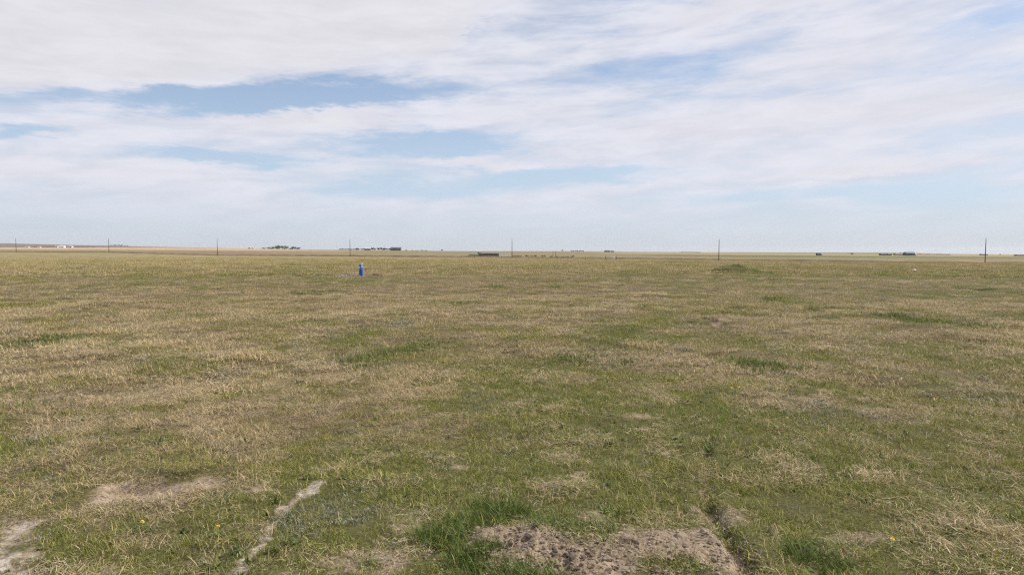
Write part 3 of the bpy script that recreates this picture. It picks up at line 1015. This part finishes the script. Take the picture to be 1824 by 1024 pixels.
CLOD = mat_simple('clod_soil', (0.31, 0.24, 0.17), 0.97, 0.4, 14.0, 0, 0.6)
CLOD_D = mat_simple('damp_clod_soil', (0.14, 0.105, 0.076), 0.97, 0.35, 14.0, 0, 0.6)  # darker tone of the clod soil
GRAVEL = mat_simple('gravel_stone', (0.26, 0.24, 0.225), 0.85, 0.4, 9.0)


def crumbs(name, xs, ys, sizes, mat, label, cat, bury=0.3):
    Vs, Fs, base = [], [], 0
    shapes = [lump(900 + k, 0.8, 0.4, 1, 0.2) for k in range(6)]
    for k, (x, y, s_) in enumerate(zip(xs, ys, sizes)):
        v_, f_ = shapes[k % 6]
        a_ = rng.random() * 6.283
        c_, n_ = math.cos(a_), math.sin(a_)
        vv = v_ * s_ * np.array([1, 0.7 + 0.5 * rng.random(), 0.6 + 0.5 * rng.random()])
        vv = np.stack([vv[:, 0] * c_ - vv[:, 1] * n_, vv[:, 0] * n_ + vv[:, 1] * c_, vv[:, 2]], 1)
        Vs.append((vv, x, y, s_))
        Fs.append(f_ + base)
        base += len(v_)
    zz = ground_z(np.array(xs), np.array(ys)) + near_bumps(np.array(xs), np.array(ys))
    VV = np.concatenate([v_ + np.array([x, y, z_ + s_ * (0.5 - bury)]) for (v_, x, y, s_), z_ in zip(Vs, zz)])
    me = fast_mesh(name, VV, np.concatenate(Fs))
    me.shade_flat()
    me.materials.append(mat)
    o = bpy.data.objects.new(name, me)
    COL.objects.link(o)
    return tag(o, label, cat, None, 'stuff')


def in_patches(n, items, spread=1.12):
    ar = np.array([it[2] * it[3] for it in items])
    k = rng.choice(len(items), n, p=ar / ar.sum())
    a = rng.random(n) * 6.283
    r = np.sqrt(rng.random(n)) * spread
    it = np.array([i_[:4] for i_ in items])[k]
    return it[:, 0] + it[:, 2] * r * np.cos(a), it[:, 1] + it[:, 3] * r * np.sin(a)


# large clods lying on the spoil: parts of the ground
shared = []
for k in range(7):
    v_, f_ = lump(40 + k, 0.8, 0.55, 2, 0.16)
    for mt in (CLOD, CLOD_D):
        me = fast_mesh('soil_clod', v_, f_)
        me.materials.append(mt)
        me.shade_flat()
        shared.append(me)
cx, cy = in_patches(115, [(0.02, 3.82, 0.30, 0.24), (0.30, 3.68, 0.36, 0.2), (0.2, 3.6, 0.4, 0.2), (0.9, 3.74, 0.36, 0.24)], 1.2)
cz = ground_z(cx, cy) + near_bumps(cx, cy)
for x, y, z in zip(cx, cy, cz):
    s_ = 0.007 + 0.017 * random.random() ** 2.5 + (random.uniform(0.008, 0.02) if random.random() < 0.09 else 0)
    dark = (0.05 < x < 0.5 and random.random() < 0.6)
    o = bpy.data.objects.new('soil_clod', shared[2 * random.randrange(7) + (1 if dark else 0)])
    o.location = (x, y, z + s_ * 0.2)
    o.scale = (s_ * random.uniform(0.8, 1.4), s_ * random.uniform(0.8, 1.3), s_ * random.uniform(0.7, 1.1))
    o.rotation_euler = (random.uniform(-0.4, 0.4), random.uniform(-0.4, 0.4), random.uniform(0, 6.28))
    COL.objects.link(o)
    o.parent = ground
cx, cy = in_patches(4200, SPOIL + SPOIL + [(0.4, 3.75, 0.8, 0.42), (1.12, 3.76, 0.22, 0.36), (-2.62, 4.85, 0.35, 0.25), (-0.8, 3.64, 0.3, 0.18), (2.1, 3.99, 0.22, 0.1), (1.3, 6.88, 0.2, 0.2), (1.32, 4.36, 0.2, 0.25), (0.31, 4.79, 0.2, 0.1)])
crumbs('soil_crumbs', cx, cy, 0.002 + 0.008 * rng.random(len(cx)) ** 2.2, CLOD, 'loose tan soil crumbs on the dug patches in the foreground', 'soil')
cx, cy = in_patches(600, [(0.2, 3.66, 0.26, 0.2), (0.3, 3.55, 0.3, 0.15), (0.05, 3.72, 0.12, 0.12), (1.25, 3.7, 0.15, 0.3)])
crumbs('damp_soil_crumbs', cx, cy, 0.003 + 0.010 * rng.random(len(cx)) ** 2, CLOD_D, 'dark soil crumbs in the hollow of the dug spoil', 'soil')
cx, cy = in_patches(420, [(-10.75, 45.2, 0.95, 0.5), (-9.6, 45.0, 0.5, 0.4)])
crumbs('gravel', cx, cy, 0.018 + 0.05 * rng.random(len(cx)) ** 2, GRAVEL, 'grey gravel and spoil strewn left of the blue well pipe', 'gravel', 0.2)
cx, cy = in_patches(160, [(-9.15, 45.3, 0.5, 0.25), (-8.95, 45.35, 0.28, 0.18)])
crumbs('dark_spoil', cx, cy, 0.03 + 0.07 * rng.random(len(cx)) ** 2, CLOD_D, 'low dark soil heap right of the blue well pipe', 'soil', 0.15)
v_, f_ = lump(5, 0.6, 0.25, 2)
me = fast_mesh('field_stone', v_ * 0.16, f_)
me.materials.append(mat_simple('pale_stone', (0.62, 0.58, 0.52), 0.85, 0.2))
o = bpy.data.objects.new('field_stone', me)
o.location = (33.9, 57.5, gz(33.9, 57.5) + 0.10)
COL.objects.link(o)
tag(o, 'single pale stone lying far out in the grass on the right', 'stone')

# ------------------------------------------------------------------ dandelions
PETAL = mat_simple('dandelion_yellow', (0.85, 0.58, 0.015), 0.6, 0.1, 60)
STEM = mat_simple('dandelion_stem', (0.20, 0.24, 0.09), 0.6, 0.1)
LEAF = mat_simple('dandelion_leaf', (0.10, 0.135, 0.025), 0.6, 0.2, 40)
fm = MB()
q = random.Random(3)
for ring, (n_, r0, r1, z0, z1) in enumerate(((17, 0.003, 0.019, 0.0, 0.003), (14, 0.002, 0.015, 0.003, 0.009), (10, 0.001, 0.010, 0.006, 0.013), (7, 0.0, 0.005, 0.008, 0.014))):
    for j_ in range(n_):
        a_ = 6.283 * j_ / n_ + ring * 0.3
        w_ = 0.0022
        ca, sa = math.cos(a_), math.sin(a_)
        r1_ = r1 * q.uniform(0.88, 1.08)
        k = len(fm.v)
        fm.v += [(r0 * ca - w_ * sa, r0 * sa + w_ * ca, z0), (r0 * ca + w_ * sa, r0 * sa - w_ * ca, z0),
                 (r1_ * ca + w_ * sa, r1_ * sa - w_ * ca, z1), (r1_ * ca - w_ * sa, r1_ * sa + w_ * ca, z1), ]
        fm.f.append((k, k + 1, k + 2, k + 3))
flower_me = fm.build('tmp_flower', PETAL)
lm = MB()
k = 0
outline = [(0.0, 0.003), (0.02, 0.006), (0.028, 0.003), (0.04, 0.010), (0.048, 0.005), (0.062, 0.013), (0.075, 0.006), (0.085, 0.009), (0.095, 0.0)]
for s_, (l_, w_) in enumerate(outline):
    zc = 0.03 * math.sin(min(l_ / 0.095, 1) * 2.6)
    lm.v += [(l_, -w_, zc + 0.002), (l_, 0, zc), (l_, w_, zc + 0.002)]
    if s_:
        b_ = 3 * s_
        lm.f += [(b_ - 3, b_, b_ + 1, b_ - 2), (b_ - 2, b_ + 1, b_ + 2, b_ - 1)]
leaf_me = lm.build('tmp_leaf', LEAF)
flower_mesh, leaf_mesh = flower_me.data, leaf_me.data
bpy.data.objects.remove(flower_me)
bpy.data.objects.remove(leaf_me)
DAND = [(-3.64, 4.79, 0.08, 'yellow dandelion at the left edge above the pale ash strip'),
        (-1.75, 3.97, 0.07, 'yellow dandelion in the grass just left of the narrow pale ash line'),
        (-2.26, 4.08, 0.06, 'small half hidden yellow dandelion between the two ash strips'),
        (2.65, 6.51, 0.08, 'single yellow dandelion in front of the dandelion group on the right'),
        (3.10, 7.67, 0.09, 'yellow dandelion at the right end of the scattered group'),
        (2.55, 7.86, 0.08, 'left one of two yellow dandelions growing side by side'),
        (2.62, 7.82, 0.08, 'right one of two yellow dandelions growing side by side'),
        (2.81, 7.88, 0.07, 'small yellow dandelion between the close pair and the right end one'),
        (2.17, 3.81, 0.06, 'yellow dandelion low at the bottom right beside bare soil'),
        (1.43, 12.55, 0.10, 'faint yellow dandelion far out in the straw near the middle')]
for x, y, h, say in DAND:
    t = thing('dandelion', say, 'dandelion', x, y, random.uniform(0, 6.28), 'dandelions in the grass')
    MB().tube([(0, 0, -0.01), (0.004, 0, h * 0.5), (0.006, 0.002, h)], [0.0022, 0.002, 0.002], 6).build('stem', STEM, t, True)
    o = bpy.data.objects.new('flower_head', flower_mesh)
    COL.objects.link(o)
    o.parent = t
    o.location = (0.006, 0.002, h - 0.002)
    o.rotation_euler = (random.uniform(0.1, 0.5), random.uniform(-0.3, 0.3), 0)
    o.scale = (0.62,) * 3
    for j_ in range(6):
        o = bpy.data.objects.new('leaf', leaf_mesh)
        COL.objects.link(o)
        o.parent = t
        o.location = (0, 0, 0.01)
        o.rotation_euler = (0, -0.25, j_ * 1.047 + random.uniform(-0.3, 0.3))
        s_ = random.uniform(0.4, 0.65)
        o.scale = (s_,) * 3

# ------------------------------------------------------------------ livestock corral by the road
t = thing('livestock_shed', 'low dark lean-to livestock shed inside the corral', 'shed', -12.0, 347.0, 0.04)
MB().box(-5.0, 5.2, 1.6, 1.75, 0, 1.75).build('back_wall', DARKWOOD, t)
MB().box(-5.05, -4.9, -1.4, 1.6, 0, 1.9).build('end_wall', DARKWOOD, t)
MB().box(5.1, 5.25, -1.4, 1.6, 0, 1.8).build('end_wall', DARKWOOD, t)
for k in range(9):
    MB().box(-5.0 + k * 1.13, -5.0 + k * 1.13 + 1.09, -1.45, -1.41, 0.25, 1.65 + 0.06 * (k % 2)).build('board', DARKM if k % 2 else GREYWOOD, t)
MB().prism([(-5.4, 1.90), (-3.2, 2.0), (-3.2, 2.08), (-5.4, 2.45), (-5.6, 2.4)], -1.8, 2.0).build('raised_roof', DARKM, t)
MB().prism([(-3.15, 1.82), (5.5, 1.72), (5.5, 1.82), (-3.15, 1.95)], -1.7, 1.95).build('roof', GREYROOF, t)
for xx in (-4.8, -1.5, 1.8, 5.0):
    MB().tube([(xx, -1.55, -0.2), (xx, -1.55, 1.8)], [0.09, 0.08], 6).build('post', WOOD, t)


def corral(label, x0, x1, y, mat, rails, h, step, extra=()):
    xm = (x0 + x1) / 2
    t_ = thing('corral_fence', label, 'fence', xm, y, 0.0, 'corral fences round the livestock shed')
    n_ = max(1, round((x1 - x0) / step))
    for k_ in range(n_ + 1):
        xx_ = x0 - xm + (x1 - x0) * k_ / n_
        MB().tube([(xx_, 0, -0.2), (xx_, 0, h + (extra[k_ % len(extra)] if extra else 0))], [0.11, 0.10], 6).build('post', mat, t_)
    for k_ in range(rails):
        zz_ = 0.3 + (h - 0.4) * k_ / (rails - 1)
        MB().box(x0 - xm, x1 - xm, -0.10, -0.075, zz_ - 0.085, zz_ + 0.085).build('rail', mat, t_)
    return t_


corral('green corral panels left of the dark livestock shed', -21.8, -17.4, 345.0, GREENP, 5, 1.35, 1.5)
corral('whitewashed corral rails with tall posts right of the dark livestock shed', -7.0, -0.4, 346.0, WHITEP, 4, 1.35, 0.95, (1.0, 0.05, 0.95, 0.0))
corral('dark front rails of the corral below the livestock shed', -17.3, -7.1, 344.0, GREYWOOD, 3, 1.05, 2.0)
corral('low green corral panels just right of the middle utility pole', 0.3, 4.8, 346.5, GREENP, 3, 0.9, 1.5)
for x, y, h, r_, say in ((26.7, 445.0, 3.0, 0.10, 'thin left one of two bare posts right of the corral'), (26.0, 405.0, 3.1, 0.16, 'thick right one of two bare posts right of the corral'),
                         (23.6, 404.0, 0.8, 0.25, 'short dark stump beside the two bare posts')):
    t = thing('wooden_post', say, 'post', x, y)
    MB().tube([(0, 0, -0.3), (0.01, 0, h * 0.6), (0.02, 0, h)], [r_, r_ * 0.93, r_ * 0.85], 8).build('shaft', WOOD, t)
    MB().box(-r_ * 1.3, r_ * 1.3, -r_ * 0.98 - 0.05, -r_ * 0.98, h * 0.72, h * 0.72 + 0.14).build('cleat', GREYWOOD, t)

# wire fence and gate
t = thing('wire_fence', 'low wire fence with thin wooden posts before the corral', 'fence', 0.0, 264.0)
base_z = t.location.z
fx = np.arange(-20, 34.5, 5.3)
pts_ = [(x, 264.0 - 0.25 * x) for x in fx]
for x, y in pts_:
    z = gz(x, y) - base_z
    MB().tube([(x, y - 264, z - 0.2), (x + random.uniform(-0.05, 0.05), y - 264, z + 1.15)], [0.06, 0.055], 6).build('post', WOOD, t)
for hh in (0.4, 0.75, 1.08):
    MB().tube([(x, y - 264 - 0.07, gz(x, y) - base_z + hh) for x, y in pts_], [0.006] * len(pts_), 4).build('wire', GALV, t)
t = thing('field_gate', 'pale tubular steel field gate at the end of the wire fence', 'gate', 35.3, 255.0, -0.15)
for xx in (-0.3, 3.55):
    MB().tube([(xx, 0, -0.3), (xx, 0, 1.5)], [0.11, 0.10], 8).build('post', WOOD, t)
g = MB().tube([(-0.1, 0, 0.2), (-0.1, 0, 1.3), (3.35, 0, 1.3), (3.35, 0, 0.2), (-0.1, 0, 0.2)], [0.035] * 5, 6).build('frame', GALV, t, True)
for k in range(4):
    MB().tube([(-0.06, 0, 0.42 + 0.22 * k), (3.31, 0, 0.42 + 0.22 * k)], [0.025, 0.025], 6).build('bar', GALV, t, True)


# ------------------------------------------------------------------ far farm buildings
def farm_building(name, label, cat, x, y, w_, d_, h, rh, wall, roof, rz=0.0, door=True, nwin=2, group=None, chimney=False, bury=0.3):
    t_ = thing(name, label, cat, x, y, rz, group)
    m_ = MB().box(-w_ / 2, w_ / 2, -d_ / 2, d_ / 2, -bury, h)
    m_.build('wall', wall, t_)
    gab = MB()
    k_ = len(gab.v)
    e = 0.35
    gab.v += [(-w_ / 2 - e, -d_ / 2 - e, h), (w_ / 2 + e, -d_ / 2 - e, h), (w_ / 2 + e, 0, h + rh), (-w_ / 2 - e, 0, h + rh), (w_ / 2 + e, d_ / 2 + e, h), (-w_ / 2 - e, d_ / 2 + e, h)]
    gab.f += [(0, 1, 2, 3), (3, 2, 4, 5), (0, 3, 5), (1, 4, 2), (0, 5, 4, 1)]
    r_ = gab.build('roof', roof, t_)
    r_.location.z = 0.003
    if chimney:
        MB().box(w_ * 0.2, w_ * 0.2 + 0.7, -0.35, 0.35, h, h + rh + 0.8).build('chimney', GREYWOOD, r_)
    if door:
        dw = min(1.1 if cat == 'house' else 3.4, w_ * 0.4)
        dr = MB().box(-dw / 2 + w_ * 0.12, dw / 2 + w_ * 0.12, -d_ / 2 - 0.06, -d_ / 2 - 0.003, -0.1, min(h * 0.8, 3.4)).build('door', GREYWOOD, t_)
        MB().box(-dw / 2 + w_ * 0.12 + 0.1, -dw / 2 + w_ * 0.12 + 0.2, -d_ / 2 - 0.10, -d_ / 2 - 0.06, 0.9, 1.1).build('handle', GALV, dr)
    for k_ in range(nwin):
        wx = -w_ * 0.38 + (0 if k_ == 0 else w_ * 0.72)
        wn = MB().box(wx - 0.45, wx + 0.45, -d_ / 2 - 0.05, -d_ / 2 - 0.003, h * 0.42, h * 0.75).build('window', WHITEP, t_)
        MB().box(wx - 0.36, wx + 0.36, -d_ / 2 - 0.06, -d_ / 2 - 0.051, h * 0.46, h * 0.71).build('pane', GLASS_D, wn)
    return t_


fb = farm_building
fb('farm_shed', 'long low white shed, farthest left of the distant farmyard', 'shed', -843.0, 1190, 6.5, 5, 1.5, 0.7, PALEWALL, PALEROOF, nwin=1)
fb('farm_shed', 'small white shed, second from the left of the distant farmyard', 'shed', -823.5, 1192, 4.0, 4, 1.4, 0.6, PALEWALL, PALEROOF, nwin=1)
fb('farm_shed', 'narrow white shed at the left end of the white farm cluster', 'shed', -792.0, 1190, 4.5, 5, 2.0, 0.8, PALEWALL, PALEROOF, nwin=1)
fb('farm_house', 'white farmhouse in the middle of the white farm cluster', 'house', -781.0, 1188, 8.5, 6, 2.5, 1.4, WHITEP, PALEROOF, chimney=True)
fb('farm_shed', 'low white shed just right of the white farmhouse', 'shed', -773.5, 1193, 4.2, 4, 1.6, 0.6, PALEWALL, PALEROOF, nwin=1)
fb('farm_shed', 'bright white shed at the right end of the white farm cluster', 'shed', -767.0, 1190, 4.6, 5, 2.4, 0.8, PALEWALL, PALEROOF, nwin=1)
fb('farm_shed', 'left one of two tiny white sheds left of the green grove', 'shed', -454.5, 1185, 4.2, 4, 2.2, 0.8, PALEWALL, PALEROOF, nwin=1)
fb('farm_shed', 'right one of two tiny white sheds left of the green grove', 'shed', -448.2, 1183, 3.6, 4, 2.0, 0.8, PALEWALL, PALEROOF, nwin=1)
fb('farm_shed', 'pale roofed shed showing behind the dark windbreak', 'shed', -249.0, 1180, 9.5, 7, 2.4, 1.3, GREYWOOD, PALEROOF)
fb('barn', 'big dark barn at the right end of the dark windbreak', 'barn', -192.0, 1130, 16.5, 9, 3.2, 2.4, DARKM, DARKM)
fb('barn', 'long low dark barn on the skyline right of the middle', 'barn', 165.5, 1190, 9.0, 8, 2.2, 1.0, DARKM, GREYROOF)
fb('farm_shed', 'small dark shed at the right end of the long low barn', 'shed', 174.5, 1190, 5.0, 6, 1.8, 0.9, DARKM, GREYROOF)
fb('farm_house', 'lone dark house with a pale end by the green crop field', 'house', 314.0, 700, 3.8, 4, 1.7, 1.2, DARKWOOD, GREYWOOD, nwin=1)
fb('farm_shed', 'pale shed against the lone dark house', 'shed', 317.4, 702, 1.9, 3, 1.6, 0.6, WHITEP, PALEROOF, nwin=0)
fb('farm_shed', 'small grey hut standing alone on the green field edge', 'shed', 517.4, 1040, 2.6, 3, 2.0, 0.9, GREYWOOD, GREYROOF, nwin=0)
fb('farm_shed', 'low grey shed at the left end of the right hand farm', 'shed', 426.0, 785, 6.0, 6, 1.5, 0.8, GREYWOOD, DARKM, nwin=1)
fb('farm_shed', 'dark shed next to the low grey shed of the right hand farm', 'shed', 433.5, 786, 4.0, 5, 1.8, 0.8, DARKM, GREYROOF, nwin=1)
fb('farm_house', 'pale walled house in the middle of the right hand farm', 'house', 458.0, 810, 9.0, 6, 1.7, 1.2, TANWALL, GREYROOF, chimney=True)
fb('barn', 'biggest dark barn of the right hand farm', 'barn', 439.0, 756, 9.2, 8, 2.6, 1.6, DARKM, DARKM)
fb('farm_shed', 'white shed touching the right side of the biggest dark barn', 'shed', 445.6, 757, 2.0, 4, 1.7, 0.7, WHITEP, PALEROOF, nwin=0)
fb('barn', 'dark barn just left of the nearest utility pole', 'barn', 759.0, 1100, 9.5, 7, 1.4, 1.0, DARKM, GREYROOF)
fb('barn', 'long red brown barn at the right edge', 'barn', 603.0, 812, 9.5, 6, 1.0, 0.8, REDBROWN, REDBROWN)


# ------------------------------------------------------------------ far trees
def leaf_mat(name, lo, hi):
    m_ = bpy.data.materials.new(name)
    m_.use_nodes = True
    m_.node_tree.nodes.clear()
    t_ = NT(m_.node_tree)
    k_ = t_.attr('rnd')
    c_ = t_.mix(k_, lo, hi)
    b_ = t_.add('ShaderNodeBsdfPrincipled')
    t_.put(b_.inputs['Base Color'], c_)
    b_.inputs['Roughness'].default_value = 0.7
    tr_ = t_.add('ShaderNodeBsdfTranslucent')
    t_.put(tr_.inputs[0], c_)
    mx_ = t_.add('ShaderNodeMixShader')
    mx_.inputs[0].default_value = 0.25
    t_.l.new(b_.outputs[0], mx_.inputs[1])
    t_.l.new(tr_.outputs[0], mx_.inputs[2])
    t_.l.new(mx_.outputs[0], t_.add('ShaderNodeOutputMaterial').inputs[0])
    return m_


LEAF_G = leaf_mat('spring_leaf', (0.15, 0.21, 0.08), (0.25, 0.31, 0.14))
LEAF_D = leaf_mat('dark_needle', (0.025, 0.026, 0.022), (0.055, 0.05, 0.042))
LEAF_T = leaf_mat('bare_twig_grey', (0.10, 0.085, 0.075), (0.17, 0.145, 0.125))


def crown_mesh(seed, mat, n_=420, leaf=0.055):
    """unit crown (height 1, half-width 0.5) of small leaf clumps on several lobes"""
    q_ = np.random.default_rng(seed)
    lobes = [(q_.uniform(-0.28, 0.28), q_.uniform(-0.28, 0.28), q_.uniform(0.35, 0.82), q_.uniform(0.14, 0.26)) for _ in range(7)]
    Vs, Fs, Rn = [], [], []
    for k_ in range(n_):
        lx, ly, lz, lr = lobes[q_.integers(7)]
        d_ = q_.normal(size=3)
        d_ /= np.linalg.norm(d_)
        p = np.array([lx, ly, lz]) + d_ * lr * (0.55 + 0.5 * q_.random())
        a_ = q_.normal(size=3)
        a_ /= np.linalg.norm(a_)
        b_ = np.cross(a_, q_.normal(size=3))
        b_ /= np.linalg.norm(b_)
        s_ = leaf * (0.6 + 0.8 * q_.random())
        k0 = len(Vs)
        Vs += [p - a_ * s_, p + b_ * s_ * 0.6, p + a_ * s_, p - b_ * s_ * 0.6]
        Fs.append((k0, k0 + 1, k0 + 2, k0 + 3))
        Rn += [q_.random()] * 4
    me_ = fast_mesh('crown', np.array(Vs), np.array(Fs))
    set_attr(me_, 'rnd', np.array(Rn))
    me_.materials.append(mat)
    return me_


def trunk_mesh(seed):
    q_ = random.Random(seed)
    m_ = MB().tube([(0, 0, -0.1), (0.01, 0, 0.2), (0.02, 0.01, 0.6)], [0.035, 0.028, 0.012], 6)
    for k_ in range(5):
        a_ = k_ * 1.257 + q_.uniform(-0.4, 0.4)
        z_ = q_.uniform(0.2, 0.42)
        m_.tube([(0.01, 0, z_), (0.14 * math.cos(a_), 0.14 * math.sin(a_), z_ + 0.18), (0.26 * math.cos(a_), 0.26 * math.sin(a_), z_ + 0.34)], [0.016, 0.011, 0.004], 5)
    o_ = m_.build('tmp_trunk', BARK)
    me_ = o_.data
    bpy.data.objects.remove(o_)
    return me_


CROWNS = {k: [crown_mesh(500 + 10 * i_ + s_, mt) for s_ in range(4)] for i_, (k, mt) in enumerate((('g', LEAF_G), ('d', LEAF_D), ('t', LEAF_T)))}
TRUNKS = [trunk_mesh(s_) for s_ in range(3)]


def tree(kind, label, x, y, h, wd, group=None, name='tree'):
    t_ = thing(name, label, 'tree', x, y, random.uniform(0, 6.28), group)
    for nm_, me_ in (('trunk', random.choice(TRUNKS)), ('crown', random.choice(CROWNS[kind]))):
        o_ = bpy.data.objects.new(nm_, me_)
        COL.objects.link(o_)
        o_.parent = t_
        o_.scale = (wd, wd, h)
    return t_


for k in range(9):                                                   # fresh green grove
    x = -420 + k * 6.6 + random.uniform(-1, 1)
    hh = [3.8, 5.0, 6.6, 7.6, 7.2, 6.6, 5.4, 5.0, 4.0][k]
    tree('g' if k < 6 else 't', 'fresh green leafy tree in the grove on the left skyline' if k < 6 else 'thin greyish tree at the right end of the green grove',
         x, 1180 + random.uniform(-6, 6), hh, 10.0, 'trees of the green grove')
for k in range(6):
    tree('d', 'low dark shrub at the foot of the green grove', -424 + k * 11.5, 1170 + random.uniform(-3, 3), 2.3, 12.0, 'dark shrubs under the green grove', 'shrub')
for k in range(19):                                                  # dark windbreak
    x = -293 + k * 4.9
    hh = 2.0 + 1.8 * (k / 18) + (1.4 if k in (6, 12, 14, 15, 16) else 0) * random.uniform(0.8, 1.1)
    tree('d', 'dark tree in the long windbreak left of the big dark barn', x, 1168 - k * 1.6 + random.uniform(-2, 2), hh, 8.0, 'dark windbreak trees')
for x, hh, wd in ((-176, 1.5, 6), (-166, 1.3, 6), (-158, 1.1, 7), (-149, 1.7, 7), (-143, 1.4, 6)):
    tree('d', 'low dark tree in the thin row right of the big dark barn', x, 1135, hh, wd, 'low trees right of the barn')
tree('t', 'lone tree on the skyline above the left corral panels', -118.2, 1150, 3.2, 4.2)
tree('t', 'small grey tree on the skyline above the two bare posts', 88.0, 1190, 3.6, 3.6)
for k in range(7):
    tree('d', 'low hazy tree in the row right of the two bare posts', 104 + k * 3.3, 1192, 2.4 + 0.7 * (k == 3), 4.4, 'hazy tree row on the middle skyline')
for k in range(8):
    tree('d', 'low dark shrub on the skyline left of the second nearest utility pole', 296 + k * 4.6, 1195, 1.3, 6, 'shrubs left of the second pole', 'shrub')
for k in range(12):
    tree('d', 'low dark tree in the long row right of the right hand farm', 650 + k * 4.6, 1095, 1.2 + 0.5 * random.random(), 6.5, 'dark tree row right of the farm')
tree('d', 'lone small dark tree right of the nearest utility pole', 824.5, 1155, 2.6, 2.8)
for k in range(7):
    tree('d', 'dark low tree standing behind the white farm cluster', -797 + k * 4.4, 1197, 3.6 - 0.25 * k, 5.5, 'dark trees behind the white farm')
for k in range(14):
    tree('d', 'low dark shrub in the hedge beside the white farm', -846 + k * 8.5, 1199, 1.1, 9.5, 'hedge shrubs by the white farm', 'shrub')
for k in range(9):
    tree('d', 'dark tree on the far left ridge behind the second utility pole', -2440 + k * 13.0, 4150, 7.5 if 1 < k < 7 else 5.0, 18, 'trees on the far left ridge')
for k in range(10):
    tree('t', 'tan grey shrub in the weedy corner beside the corral', 7 + k * 2.6 + random.uniform(-0.8, 0.8), 350 + random.uniform(-4, 4), 0.8 + 0.5 * random.random(), 2.6, 'weedy shrubs right of the corral', 'shrub')

# ------------------------------------------------------------------ thin haze over the plain
hz = bpy.data.materials.new('haze')
hz.use_nodes = True
hz.node_tree.nodes.clear()
t = NT(hz.node_tree)
pv = t.add('ShaderNodeVolumePrincipled')
pv.inputs['Color'].default_value = (0.86, 0.89, 0.95, 1)
pv.inputs['Density'].default_value = 0.00004
pv.inputs['Anisotropy'].default_value = 0.2
t.l.new(pv.outputs[0], t.add('ShaderNodeOutputMaterial').inputs['Volume'])
zlo = float(V[:, 2].min()) - 1.0
zhi = max(float(V[:, 2].max()), CAM_H) + 22.0
haze = MB().box(-14500, 14500, -14500, 14500, zlo, zhi).build('haze', hz)
tag(haze, 'thin pale haze over the whole plain', 'haze', None, 'stuff')
S.cycles.volume_bounces = 0
